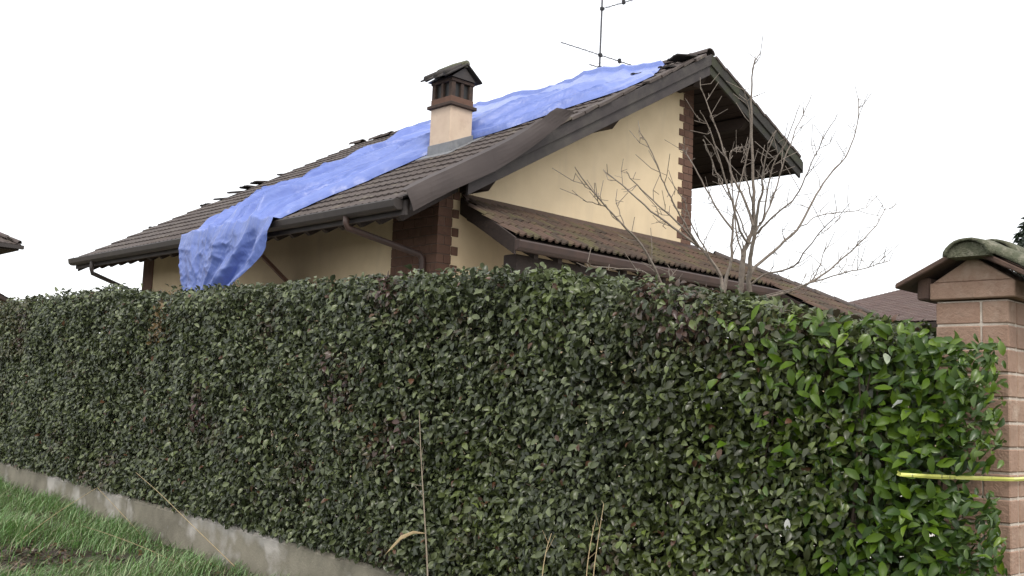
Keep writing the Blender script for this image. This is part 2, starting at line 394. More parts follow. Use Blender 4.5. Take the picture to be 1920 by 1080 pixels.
# ------------------------------------------------------------------ roof tiles
TW, TE, TL = .30, .355, .42
def tile_mesh(nm, w=TW, l=TL, amp=.011, th=.018, n=10, seed=0):
    """pressed interlocking tile: two rolls across, lower edge at y=0, upper at y=l"""
    rr = random.Random(seed); top = []; bot = []
    prof = [(i/n*w, amp * max(0, sin(2*pi*(i/n)*2 - .6)) ** .8 if sin(2*pi*(i/n)*2 - .6) > 0 else 0) for i in range(n+1)]
    vs = []; fs = []
    for yy in (0, l):
        for x, z in prof: vs.append((x, yy + (rr.uniform(-.006, .006) if yy == 0 else 0), z + .024))
    k = n+1
    for x, z in prof: vs.append((x, vs[len(vs)-2*k][1] if False else 0, z))
    for i in range(n):
        fs.append((i, i+1, k+i+1, k+i)); fs.append((2*k+i, 2*k+i+1, i+1, i))
    m = MB(); m.v = vs; m.f = fs
    return m
tile_variants = [tile_mesh('tile', seed=i).mesh('tile') for i in range(4)]
porch_variants = [tile_mesh('tile', amp=.032, seed=20+i).mesh('tile') for i in range(4)]
cl, sn = cos(math.atan(SL)), sin(math.atan(SL))
# tarp edges in plan: Y of the near and of the far edge as functions of X on the left slope
T_NEAR = [(7.6, 12.93), (8.0, 13.0), (8.56, 13.12), (9.3, 12.95), (10.0, 12.93), (10.35, 12.95), (10.8, 12.80), (10.95, 12.25), (11.2, 11.75), (11.85, 11.2), (12.4, 10.45), (13.1, 10.45), (13.8, 10.85), (14.3, 11.15), (14.9, 11.3)]
T_FAR = [(7.6, 15.68), (7.9, 15.78), (8.3, 15.95), (9.2, 16.2), (11.25, 16.85), (12.6, 17.4), (13.4, 17.95), (14.3, 18.35), (14.9, 18.4)]
tiles = []
nrow = int((XR-XE)/cl/TE)
ncol = int((YE1-YE0-.08)/TW)
for r in range(nrow+1):
    s = r*TE
    x = XE - .04 + s*cl
    if x + TE*cl > XR + .1: break
    for cidx in range(ncol):
        y = YE0 + .05 + cidx*TW
        yc = y + TW/2
        hidden = lerp_tab(T_NEAR, x+.15)+.25 < yc < lerp_tab(T_FAR, x+.15)-.25
        if 10.30 < x+.2 < 10.85 and 12.25 < yc < 12.85: continue     # the chimney stands here
        if cidx == ncol-1 and 9 <= r <= 13: continue                 # torn-off verge tiles
        tiles.append((hidden, (Vector((x, y, 0))-Vector((0, 0, 0))).length, x, y, r, cidx))
vis = sorted([t for t in tiles if not t[0]], key=lambda t: t[1])
single = set((t[4], t[5]) for t in vis[:165])
tm = MB()
def tile_mtx(x, y, jit=1.0):
    z = zl(x) + .012
    # width axis runs along -Y so that (width, upslope, normal) is right handed
    ya = Vector((cl, 0, sn)); xa = Vector((0, -1, 0)); za = xa.cross(ya)
    up_t = R.gauss(0, .006)*jit
    mt = basis(xa, ya, za, (x, y+TW, z)) @ Matrix.Rotation(.062 + up_t, 4, 'X').inverted() @ Matrix.Rotation(R.gauss(0, .012)*jit, 4, 'Z')
    mt = Matrix.Translation(za*.022) @ mt
    return mt
for h, d, x, y, r, cidx in tiles:
    mt = tile_mtx(x, y, 3.5 if R.random() < .06 else 1.0)
    if (r, cidx) in single:
        place('tile', R.choice(tile_variants), M['tile'], roof_ob, mt)
    else:
        base = tile_mesh('tile', n=8, seed=R.randrange(1000))
        tm.add([mt @ Vector(p) for p in base.v], base.f)
ts = tm.build('tile_field', M['tile_stuff'], roof_ob); tag(ts, kind='stuff')
# right slope: tile courses (seen only edge-on)
rm = MB()
for r in range(9):
    for cidx in range(34):
        x = XE2 + .03 - r*TE*.915; 
        if x - TL < XR-.05: break
        y = YE0 + .05 + cidx*TW
        ya = Vector((-cos(math.atan(SL2)), 0, sin(math.atan(SL2)))); xa = Vector((0, 1, 0)); za = xa.cross(ya)
        mt = Matrix.Translation(za*.026) @ basis(xa, ya, za, (x, y, zr(x)+.012)) @ Matrix.Rotation(-.045, 4, 'X')
        base = tile_mesh('tile', n=6, seed=r*50+cidx); rm.add([mt @ Vector(p) for p in base.v], base.f)
tag(rm.build('tile_field', M['tile_stuff'], roof_ob), kind='stuff')

# ridge tiles: half-round caps
def ridge_mesh(nm, l=.44, r0=.125, r1=.105, n=8):
    m = MB(); k = n+1
    for yy, rr in ((0, r0), (l, r1)):
        for rad in (rr, rr-.018):
            for i in range(k):
                t = pi*i/n; m.v.append((cos(t)*rad, yy, sin(t)*rad*.8))
    for i in range(n):
        m.f.append((i, i+1, 2*k+i+1, 2*k+i)); m.f.append((k+i+1, k+i, 3*k+i, 3*k+i+1))
        m.f.append((i+1, i, k+i, k+i+1)); m.f.append((2*k+i, 2*k+i+1, 3*k+i+1, 3*k+i))
    for i in (0, n): m.f.append((i, k+i, 3*k+i, 2*k+i))
    return m.mesh(nm)
RM = ridge_mesh('ridge_tile')
for i, yy in enumerate(np.arange(YE0+.02, YE1-.3, .385)):
    if 18.0 < yy < 18.5 : continue
    if yy > 19.3 and i % 3 == 1: continue
    mt = Matrix.Translation((XR + R.gauss(0, .01), yy, ZR+.03+R.gauss(0, .008))) @ Matrix.Rotation(R.gauss(0, .03), 4, 'X') @ Matrix.Rotation(R.gauss(0, .04), 4, 'Z')
    place('ridge_tile', RM, M['tile'], roof_ob, mt)
# verge tiles on the near rake (broken row of tile edges above the board)
vm = MB(); vm.box((0, 0, 0), (.34, .16, .05)); VT = vm.mesh('verge_tile', bevel=.006)
x = 9.9
while x < XR - .3:
    if R.random() < .86:
        mt = basis(Vector((cl, 0, sn)), Vector((0, 1, 0)), Vector((-sn, 0, cl)), (x, YE0-.03+R.uniform(-.02, .03), zl(x)+.03)) @ Matrix.Rotation(R.gauss(-.05, .03), 4, 'Y') @ Matrix.Rotation(R.gauss(0, .05), 4, 'Z')
        place('verge_tile', VT, M['tile'], roof_ob, mt)
    x += .30
x = XR + .1
while x < XE2 - .25:
    a2 = math.atan(SL2)
    mt = basis(Vector((cos(a2), 0, -sin(a2))), Vector((0, 1, 0)), Vector((sin(a2), 0, cos(a2))), (x, YE0-.02, zr(x)+.03)) @ Matrix.Rotation(R.gauss(.05, .02), 4, 'Y')
    place('verge_tile', VT, M['moss_board'], roof_ob, mt); x += .31

# ------------------------------------------------------------------ gutters and downpipes
def gutter_y(x, y0, y1, ztop, w=.14, h=.135):
    pr = [(x, ztop), (x-.012, ztop), (x-w, ztop-.005), (x-w-.012, ztop-.02), (x-w+.004, ztop-h*.75), (x-w*.65, ztop-h), (x-.02, ztop-h), (x, ztop-h*.8)]
    m = MB(); m.prism_y(pr, y0, y1); return m.build('gutter', M['gutter'], house, .004)
gut = gutter_y(XE-.012, YE0+.10, YE1-.02, ZE+.005)
yy = YE0+.5
while yy < YE1-.2:
    m = MB(); m.box((XE-.15, yy-.010, ZE+.001), (XE-.02, yy+.010, ZE+.010)); m.build('bracket', M['gutter'], gut); yy += .7
def pipe(pts, r=.045, name='downpipe', material='pipe'):
    m = MB(); m.tube(pts, r, 10); return m.build(name, M[material], house, smooth=True)
pipe([(XE-.09, 11.35, ZE-.10), (XE-.09, 11.345, ZE-.20), (XE-.07, 11.34, ZE-.26), (XA-.10, 11.09, 3.80), (XA-.065, 11.075, 3.74), (XA-.06, 11.07, 3.6), (XA-.06, 11.07, .6)])
pipe([(XE-.09, 19.62, ZE-.10), (XE-.09, 19.63, ZE-.26), (XE-.06, 19.65, ZE-.34), (XA-.10, 19.96, 3.70), (XA-.04, 19.99, 3.63), (XA-.03, 20.0, .6)], .04, material='gutter')

# bent sheet metal verge flashing, torn loose at its top
top_e = [(7.83,10.115,4.40),(8.2,10.11,4.62),(8.58,10.10,4.83),(9.22,10.09,5.19),(9.6,10.08,5.42),(9.855,10.05,5.60),(10.06,10.0,5.77),(10.18,9.96,5.90),(10.29,9.93,5.985)]
bot_e = [(7.96,10.10,4.15),(8.25,10.09,4.33),(8.60,10.08,4.535),(9.28,10.06,4.90),(9.62,10.04,5.13),(9.92,10.0,5.36),(10.30,9.93,5.69),(10.47,9.90,5.84),(10.60,9.88,5.985)]
m = MB(); n = len(top_e); rows = 6
for i in range(n):
    a, b_ = Vector(top_e[i]), Vector(bot_e[i])
    for j in range(rows):
        t = j/(rows-1); p = a.lerp(b_, t); p.y -= .02*sin(pi*t)*(1 + .6*sin(i*1.7)); m.v.append(tuple(p))
m.f = [(i*rows+j, i*rows+j+1, (i+1)*rows+j+1, (i+1)*rows+j) for i in range(n-1) for j in range(rows-1)]
# folded top flange lying over the tile edges
k = len(m.v)
for i in range(n): a = Vector(top_e[i]); m.v.append((a.x-.01, a.y + (.13 if i < 6 else .02), a.z+.012))
m.f += [(i*rows, (i+1)*rows, k+i+1, k+i) for i in range(6)]
sh = m.build('verge_flashing', M['sheet'], house, smooth=False)
md = sh.modifiers.new('thick', 'SOLIDIFY'); md.thickness = .004
sh['label'] = 'bent brown metal flashing peeling off the gable edge'

# ------------------------------------------------------------------ chimney
CX0, CX1, CY0, CY1 = 10.34, 10.80, 12.30, 12.80
chim = MB(); chim.box((CX0, CY0, 5.3), (CX1, CY1, 6.48)); chim_ob = chim.build('chimney', M['chimney_stucco'], house, .008)
m = MB(); m.box((CX0-.05, CY0-.05, 6.475), (CX1+.05, CY1+.05, 6.53)); m.build('ledge', M['soot'], chim_ob, .008)
m = MB(); m.box((CX0-.005, CY0-.005, 6.525), (CX1+.005, CY1+.005, 6.635)); m.build('collar', M['quoin_brick'], chim_ob, .008)
m = MB(); m.box((CX0+.05, CY0+.05, 6.63), (CX1-.05, CY1-.05, 6.90)); m.build('flue', M['black'], chim_ob)
mx_, my_ = (CX0+CX1)/2, (CY0+CY1)/2
for (x, y, s) in ((CX0, CY0, .07), (CX1-.085, CY0, .07), (CX0, CY1-.085, .07), (CX1-.085, CY1-.085, .07)):
    m = MB(); m.box((x+.003, y+.003, 6.63), (x+.085, y+.085, 6.88)); m.build('cap_post', M['soot'], chim_ob, .006)
for (x0, x1, y0, y1) in ((mx_-.03, mx_+.03, CY0+.004, CY0+.06), (CX0+.004, CX0+.06, my_-.03, my_+.03), (mx_-.03, mx_+.03, CY1-.06, CY1-.004), (CX1-.06, CX1-.004, my_-.03, my_+.03)):
    m = MB(); m.box((x0, y0, 6.63), (x1, y1, 6.88)); m.build('cap_post', M['soot'], chim_ob, .005)
m = MB(); m.box((CX0-.012, CY0-.012, 6.875), (CX1+.012, CY1+.012, 6.93)); m.build('cap_beam', M['soot'], chim_ob, .006)
# little gabled cap: ridge along Y, gable towards the camera side
ex0, ex1, ey0, ey1 = CX0-.14, CX1+.10, CY0-.10, CY1+.14
m = MB(); m.prism_y([(ex0+.10, 6.932), (ex1-.10, 6.932), (mx_, 7.13)], ey0+.06, ey1-.06); m.build('cap_gable', M['gutter'], chim_ob)
for sgn in (-1, 1):
    e = ex0 if sgn < 0 else ex1
    m = MB(); m.prism_y([(e, 6.925), (mx_+sgn*.003, 7.165), (mx_+sgn*.003, 7.195), (e, 6.955)], ey0, ey1); m.build('cap_slope', M['broken_tile'], chim_ob, .006)
    for j in range(3):
        y0 = ey0 + .01 + j*(ey1-ey0-.02)/3
        m = MB()
        for t0 in range(6):
            pass
        pts0 = []; 
        a_ = Vector((e, y0+.11, 6.955)); b_ = Vector((mx_, y0+.11, 7.19))
        m.tube([a_ + (b_-a_)*t for t in (0, .5, 1)], [.05, .045, .04], 8)
        m.build('cap_tile', M['broken_tile'], chim_ob, smooth=True)
m = MB(); m.tube([(mx_, ey0+.02, 7.185), (mx_, my_, 7.20), (mx_, ey1-.02, 7.185)], [.06, .055, .05], 10); m.build('cap_ridge_tile', M['mossy_coppo'], chim_ob, smooth=True)
# lead apron around the base, following the roof slope
def apron(x0, x1, y0, y1, h=.16):
    m = MB()
    m.loft([(x0, y0, zl(x0)), (x1, y0, zl(x1)), (x1, y1, zl(x1)), (x0, y1, zl(x0))],
           [(x0, y0, zl(x0)+h+.07), (x1, y0, zl(x1)+h), (x1, y1, zl(x1)+h), (x0, y1, zl(x0)+h+.07)])
    return m.build('flashing', M['lead'], chim_ob, .004)
apron(CX0-.018, CX1+.018, CY0-.018, CY1+.018)
m = MB(); a, b_ = CX0-.16, CX1+.15
m.loft([(a, CY0-.16, zl(a)+.055), (b_, CY0-.16, zl(b_)+.055), (b_, CY1+.14, zl(b_)+.055), (a, CY1+.14, zl(a)+.055)],
       [(a, CY0-.16, zl(a)+.072), (b_, CY0-.16, zl(b_)+.072), (b_, CY1+.14, zl(b_)+.072), (a, CY1+.14, zl(a)+.072)])
m.build('lead_skirt', M['lead'], chim_ob, .004)

# ------------------------------------------------------------------ porch roof along the gable wall
PZ, PK = 4.60, .505                                  # height at the wall, slope
def pz(y): return PZ - PK*(YA - y)
PY = 9.42; PXL, PXR = 9.05, 15.2; HX0 = 14.9        # eave line, left and right ends, start of the hip
PY2 = 8.62                                          # lower eave of the corner part
pt = .12
m = MB()
m.loft([(9.40, YA-.003, PZ), (PXR, YA-.003, PZ), (PXR, PY, pz(PY)), (PXL, PY, pz(PY))],
       [(9.40, YA-.003, PZ-pt), (PXR, YA-.003, PZ-pt), (PXR, PY, pz(PY)-pt), (PXL, PY, pz(PY)-pt)])
porch = m.build('porch_roof', M['wood'], house)
HE = HX0 + (YA-PY2)*1.22
m = MB()
m.loft([(PXR+.002, YA-.16, pz(YA-.16)), (PXR+.002, PY2, pz(PY2)), (HE, PY2, pz(PY2))],
       [(PXR+.002, YA-.16, pz(YA-.16)-pt), (PXR+.002, PY2, pz(PY2)-pt), (HE, PY2, pz(PY2)-pt)])
m.loft([(PXR, YA-.16, PZ-.085), (HE, PY2, pz(PY2)), (HE, 16, pz(PY2)), (PXR, 16, PZ-.085)],
       [(PXR, YA-.16, PZ-.10-pt), (HE, PY2, pz(PY2)-pt), (HE, 16, pz(PY2)-pt), (PXR, 16, PZ-.10-pt)])
m.build('corner_roof', M['wood'], house)
pa = math.atan(PK); pc, ps = cos(pa), sin(pa)
ptile = []
r = 0
while True:
    y = PY2 - .03 + r*.345*pc
    if y > YA-.25: break
    x = 8.9
    while x < HE + .2:
        xc = x + .13; ymid = y + .12
        okl = y >= PY-.12 and xc > 9.08 + (y-PY)*.25 and xc < 15.35
        okr = xc >= 15.2 and xc < HX0 + (YA-ymid)*1.22 + .1
        if okl or okr:
            xa, ya = Vector((1, 0, 0)), Vector((0, pc, ps)); za = xa.cross(ya)
            mt = Matrix.Translation(za*.032) @ basis(xa, ya, za, (x, y, pz(y)+.008)) @ Matrix.Rotation(-.05+R.gauss(0, .008), 4, 'X') @ Matrix.Rotation(R.gauss(0, .012), 4, 'Z') @ Matrix.Diagonal((.88, .95, 1.1, 1))
            place('tile', R.choice(porch_variants), M['porch_tile'], porch, mt)
        x += .264
    r += 1
# hip caps
hv = Vector((HE-PXR-.0, PY2-(YA-.16), pz(PY2)-pz(YA-.16))); hl = hv.length; hd = hv.normalized()
for i in range(int(hl/.38)):
    p = Vector((PXR, YA-.16, pz(YA-.16)+.06)) + hd*(i*.38)
    xa = hd.cross(Vector((0, 0, 1))).normalized(); za = xa.cross(hd)
    place('hip_tile', RM, M['moss_board'], porch, basis(xa, hd, za, p) @ Matrix.Diagonal((.8, 1, .8, 1)))
# flashing at the wall, verge board, gutter, beam
m = MB(); m.loft([(9.38, YA-.10, pz(YA-.10)+.075), (14.9, YA-.10, pz(YA-.10)+.075), (14.9, YA-.001, PZ+.115), (9.38, YA-.001, PZ+.115)],
                 [(9.38, YA-.115, pz(YA-.10)+.045), (14.9, YA-.115, pz(YA-.10)+.045), (14.9, YA-.001, PZ+.08), (9.38, YA-.001, PZ+.08)])
m.build('wall_flashing', M['pipe'], porch)
m = MB(); a0, a1 = Vector((9.36, YA-.01, PZ+.05)), Vector((PXL-.02, PY-.05, pz(PY)+.03))
m.loft([a0, a1, a1-Vector((0, 0, .22)), a0-Vector((0, 0, .24))], [p+Vector((.035, 0, 0)) for p in (a0, a1, a1-Vector((0, 0, .22)), a0-Vector((0, 0, .24)))])
m.build('verge_board', M['wood'], porch, .004)
m = MB(); zt = pz(PY)+.0
m.prism_x([(PY, zt), (PY-.13, zt-.004), (PY-.142, zt-.02), (PY-.125, zt-.10), (PY-.08, zt-.135), (PY-.02, zt-.135), (PY, zt-.10)], PXL-.01, PXR+.06)
m.build('gutter', M['pipe'], porch, .004)
m = MB(); m.box((9.25, 9.56, 3.34), (15.1, 9.80, 3.74)); m.build('beam', M['wood'], porch, .01)  # beam made deeper so its dark face stands in for shade under the gutter
for x in (9.55, 12.4, 15.0):
    m = MB(); m.box((x-.09, 9.63, .3), (x+.09, 9.79, 3.458)); m.build('post', M['wood'], porch, .01)
for i in range(13):
    x = 9.5 + i*.45
    m = MB(); m.prism_x([(PY+.02, pz(PY+.02)-pt-.002), (YA-.05, pz(YA-.05)-pt-.002), (YA-.05, pz(YA-.05)-pt-.12), (PY+.02, pz(PY+.02)-pt-.08)], x-.04, x+.04)
    m.build('rafter_tail', M['wood'], porch)
# porch corner brick pier and the sloping brown shutter edge seen beside the tarpaulin
m = MB(); m.box((9.05, 9.68, .3), (9.18, 9.86, 3.3)); m.build('porch_screen', M['quoin_brick'], porch)
m = MB(); m.beam((XA-.5, 14.55, 3.98), (XA-.02, 14.25, 3.45), .30, .05); m.beam((XA-.02, 14.25, 3.47), (XA-.02, 14.25, 2.4), .30, .04); m.build('awning_shutter', M['quoin_brick'], house)

# ------------------------------------------------------------------ loose tiles
BT = tile_mesh('loose_roof_tile', seed=77, th=.02)
bt = BT.mesh('loose_roof_tile'); bt.materials.append(M['broken_tile'])
bt_sol = bt
ORD = ('lowest', 'second lowest', 'third from the bottom', 'middle one', 'third from the top', 'second highest', 'highest')
for i, x in enumerate((9.35, 10.45, 10.75, 11.05, 11.35, 11.62, 12.25)):
    mt = tile_mtx(x, YE1 - .34 + R.uniform(-.03, .05))
    lift = (.01, .03, .05, .075, .08, .075, .03)[i]
    o = link('loose_tile', bt, None); o.matrix_world = Matrix.Translation((0, 0, lift)) @ mt @ Matrix.Rotation(R.uniform(-.40, -.18), 4, 'X') @ Matrix.Rotation(R.uniform(-.12, .12), 4, 'Y') @ Matrix.Rotation(R.uniform(-.3, .3), 4, 'Z')
    o.modifiers.new('thick', 'SOLIDIFY').thickness = .045
    tag(o, 'dark slipped roof tile, %s along the far left roof edge' % ORD[i], 'roof tile', 'loose tiles along the far verge', 'thing')
for i, (x, y, dz, rx, ry, rz, lb) in enumerate([
        (13.22, 10.16, .13, -.30, .1, .1, 'lifted tile at the lower end of the heap by the gable peak'),
        (13.48, 10.18, .17, -.34, -.15, -.3, 'dark tile propped up in the heap by the gable peak'),
        (13.76, 10.20, .14, -.16, .1, .2, 'uppermost tile of the heap, resting right by the gable peak'),
        (13.35, 10.85, .12, -.25, .1, .3, 'single dark tile poking out above the tarpaulin below the gable peak')]):
    o = link('loose_tile', bt, None); o.matrix_world = Matrix.Translation((0, 0, dz)) @ tile_mtx(x, y) @ Matrix.Rotation(rx, 4, 'X') @ Matrix.Rotation(ry, 4, 'Y') @ Matrix.Rotation(rz, 4, 'Z')
    o.modifiers.new('thick', 'SOLIDIFY').thickness = .022
    tag(o, lb, 'roof tile', None, 'thing')

# ------------------------------------------------------------------ blue tarpaulin
def tarp_z(X, b):
    return (zl(X) if X <= XR else ZR - SL2*(X-XR))
NA, NB = 236, 150
tv = []
xs = list(np.linspace(14.75, 7.72, 176)); nf = NA - len(xs)
def ridged(v): return (1 - min(1, abs(v)*2.2))
def fold(s, b, seed):
    """taut creases running down the slope and drifting sideways, with softer billows between"""
    q_ = b*4.6 + .35*noise.noise((s*.30, b*.9, seed)) + .10*s
    f1 = noise.noise((q_*.8, s*.12, seed+3))
    f2 = ridged(noise.noise((q_*1.6 + .16*s, s*.07, seed+8)))**2
    f3 = ridged(noise.noise((q_*3.2 - .18*s, s*.09, seed+13)))**2
    f4 = ridged(noise.noise((q_*6.5 + .3*s, s*.16, seed+23)))**2
    f5 = noise.noise((q_*9.0, s*3.0, seed+17))
    return min(1, .18+.30*max(0, s))*(.13*f1 + .20*f2**1.3 + .13*f3**1.3 + .035*f4)
for X in xs:
    yn, yf = lerp_tab(T_NEAR, X), lerp_tab(T_FAR, X)
    s = (XR - X)/cl
    for j in range(NB):
        b = j/(NB-1)
        wob = (.09*noise.noise((s*1.6, 0, 1)) + .04*noise.noise((s*5, 0, 1)))*max(0, 1-b*6) + .08*noise.noise((s*1.4, 5, 2))*max(0, 1-(1-b)*6)
        if CX0-.4 < X < CX1+.3: wob *= .2
        y = yn + (yf-yn)*b + wob
        edge = min(1, .25+b*7, .10+(1-b)*3.2)
        roll = .05*math.exp(-((b-.03)/.02)**2) if X < 13.5 else 0
        hgt = .065 + roll + edge*(.035 + fold(s, b, 4.0))
        if abs(X-XR) < 1.3 and X < XR+.3: hgt += edge*.16*(1-abs(X-XR)/1.5)*max(0, .35+noise.noise((y*.75, 2, 2)))
        if X > XR - .15: hgt += .06
        if X < 8.1: hgt = hgt*(X-7.6)/.5 + .06*(8.1-X)/.5
        if j in (0, NB-1): hgt = min(hgt, .07)
        hgt = max(.058, hgt)
        tv.append((X - sn*hgt, y, (max(zl(X), ZE-.03) if X <= XR else ZR - SL2*(X-XR)) + cl*hgt))
y0_, y1_ = lerp_tab(T_NEAR, 7.66), lerp_tab(T_FAR, 7.66)
last = tv[-NB:]
for i in range(1, nf+1):
    r_ = i/nf
    for j in range(NB):
        b = j/(NB-1)
        yb = 14.05 + (15.50-14.05)*b
        y = last[j][1] + (yb-last[j][1])*(r_**(2.4-1.2*b)) + .03*noise.noise((b*4, r_*3, 7))*r_
        drop = (1.10 + .03*sin(b*9))*r_
        gather = max(0, 1-b*1.5)
        ph = b*7 + .8*noise.noise((b*3, r_*1.5, 2))
        fx = (.02+.075*gather)*min(1, r_*2.5)*sin(ph*3.4 + gather*2 - r_*2.2*gather) + .06*noise.noise((b*3.2, r_*1.6, 9))
        fx += .020*ridged(noise.noise((b*5+r_*2.0, r_*3.2-b*2, 4)))**2 + (.006*ridged(noise.noise((b*13+r_*5, r_*9-b*6, 24)))**2) + .012*ridged(noise.noise((b*8-r_*3, r_*6+b*4, 14)))**2
        x = last[j][0] - .035*min(1, r_*6) - fx*min(1, r_*4)
        tv.append((x, y, last[j][2] - .01 - drop))
tf = [(i*NB+j, i*NB+j+1, (i+1)*NB+j+1, (i+1)*NB+j) for i in range(NA-1) for j in range(NB-1)]
m = MB(); m.v = tv; m.f = tf
trp = m.build('tarpaulin', M['tarp'], smooth=True)
tag(trp, 'crumpled blue tarpaulin draped from the ridge down over the eave', 'tarpaulin')

# ------------------------------------------------------------------ television antenna
ant = thing('television_antenna', (14.36, 12.77, 7.8), 'thin roof television antenna with crossed aerials on a tall mast', 'antenna')
m = MB(); m.tube([(14.36, 12.775, 7.6), (14.36, 12.745, 10.4)], .018, 8); m.build('mast', M['steel'], ant)
def yagi(c, d, l0, l1, n_el, el, plane='h', drv=None):
    d = Vector(d).normalized(); c = Vector(c); e = d.cross(Vector((0, 0, 1))).normalized()
    m = MB(); m.beam(c - d*l0, c + d*l1, .014, .014); bo = m.build('boom', M['steel'], ant)
    for i in range(n_el):
        p = c - d*l0 + d*((l0+l1)*(i+.5)/n_el); L = el*(1 + .5*i/n_el)
        m = MB(); m.tube([p - e*L, p + e*L], .0035, 5); m.build('element', M['steel'], bo)
    m = MB(); p = c + d*l1*.6; m.box(p-Vector((.025, .025, .03)), p+Vector((.025, .025, .05))); m.build('dipole_box', M['black'], bo)
    m = MB(); m.box(c-Vector((.03, .03, .03)), c+Vector((.03, .03, .03))); m.build('clamp', M['black'], bo)
yagi((14.36, 12.76, 8.47), (1, -.10, 0), 1.0, .85, 11, .09)
yagi((14.36, 12.765, 8.22), (1, -.05, 0), .28, .25, 3, .38)
yagi((14.36, 12.75, 9.38), (.05, -1, 0), .05, .85, 7, .10)

# ------------------------------------------------------------------ leaves
def leaf_template(w=.5, cup=.16, bend=.18):
    """unit leaf along +y: rounded outline folded on the midrib, tip bent down"""
    P = np.array([(0, 0, 0), (-.62*w, .18, cup*.45), (-.98*w, .48, cup), (-.66*w, .80, cup*.5-bend*.45), (0, 1, -bend), (.66*w, .80, cup*.5-bend*.45), (.98*w, .48, cup), (.62*w, .18, cup*.45), (0, .30, .03), (0, .68, -bend*.25)])
    Fq = [(0, 8, 1), (8, 9, 2, 1), (9, 4, 3, 2), (0, 7, 8), (8, 7, 6, 9), (9, 6, 5, 4)]
    return P, Fq
def leaf_mesh(nm, w, cup, bend):
    P, Fq = leaf_template(w, cup, bend)
    me = bpy.data.meshes.new(nm); me.from_pydata([tuple(p) for p in P], [], [f for f in Fq])
    me.polygons.foreach_set('use_smooth', [True]*len(me.polygons)); return me
def frames(nrm, droop, n):
    """leaf axes from outward normals and a preferred hanging direction"""
    nrm = nrm/np.linalg.norm(nrm, axis=1)[:, None]
    ya = droop - (droop*nrm).sum(1)[:, None]*nrm
    ya /= np.linalg.norm(ya, axis=1)[:, None]+1e-9
    xa = np.cross(ya, nrm)
    return xa, ya, nrm
def leaves_object(name, pos, xa, ya, za, size, width, col, material, parent):
    P, Fq = leaf_template(.5, .15, .16)
    n = len(pos); k = len(P)
    V = (pos[:, None, :] + size[:, None, None]*(P[None, :, 0:1]*width[:, None, None]*xa[:, None, :] + P[None, :, 1:2]*ya[:, None, :] + P[None, :, 2:3]*za[:, None, :])).reshape(-1, 3)
    o0 = org(parent); V = V - np.array(o0)
    me = bpy.data.meshes.new(name)
    loops_t = np.concatenate([np.array(f) for f in Fq]); cnt = np.array([len(f) for f in Fq])
    L = (loops_t[None, :] + (np.arange(n)*k)[:, None]).reshape(-1)
    me.vertices.add(n*k); me.vertices.foreach_set('co', V.astype(np.float32).reshape(-1))
    me.loops.add(len(L)); me.loops.foreach_set('vertex_index', L.astype(np.int32))
    tot = np.tile(cnt, n); st = np.concatenate([[0], np.cumsum(tot)[:-1]])
    me.polygons.add(len(tot)); me.polygons.foreach_set('loop_start', st.astype(np.int32)); me.polygons.foreach_set('loop_total', tot.astype(np.int32))
    me.update(calc_edges=True)
    at_ = me.attributes.new('col', 'FLOAT_COLOR', 'POINT')
    c4 = np.ones((n, k, 4), np.float32); c4[:, :, :3] = col[:, None, :]
    at_.data.foreach_set('color', c4.reshape(-1))
    me.materials.append(material)
    return tag(link(name, me, None, parent), kind='stuff')

HT = [(1.9, 2.17), (2.06, 2.19), (2.4, 2.27), (3.2, 2.40), (4.3, 2.61), (5.0, 2.73), (5.7, 2.80), (6.9, 2.85), (9, 2.88), (11.0, 2.935), (11.32, 2.90), (11.45, 2.80), (11.62, 2.78), (11.85, 2.90), (12.3, 2.96), (13.2, 3.06), (15, 3.04), (17.1, 3.02), (24, 3.1)]
def vnoise(a, b, s):
    return np.array([noise.noise((float(x)*s, float(y)*s, 1.7)) for x, y in zip(a, b)])
XH = 5.385
hedge = thing('hedge', (XH+.4, 9.5, wall_top(9.5)), 'long clipped dark green hedge growing above the low concrete wall', 'hedge')
def surf_bulge(y, z, s=1.0):
    return .13*vnoise(y, z, .9) + .08*vnoise(y+31, z, 2.3) + .05*vnoise(y+7, z+3, 5.5)
def make_leaf_shell(n, y0, y1, seed, dens_pow=1.0):
    rg = np.random.default_rng(seed)
    # nearer stretches get as many leaves per square metre as the far ones
    y = rg.uniform(y0, y1, n)
    topz = np.array([lerp_tab(HT, v) for v in y]) + .035*vnoise(y, y*0, 3.0) + .02*vnoise(y, y*0+4, 9.0)
    botz = np.array([wall_top(v) for v in y]) + .03
    t = rg.uniform(0, 1, n); z = botz + (topz-botz)*t
    depth = rg.exponential(.13, n); depth = np.minimum(depth, .6)
    bl = surf_bulge(y, z); fb = np.clip((z-botz)/.45, 0, 1); bl = bl*fb + .012*(1-fb)
    x = XH - bl + depth
    # rounded upper edge, slightly undercut foot
    k = np.clip((z-(topz-.16))/.16, 0, 1); x += .10*k**2
    kf = np.clip((botz+.25-z)/.25, 0, 1); x += .015*kf
    return y, z, x, topz, depth, rg
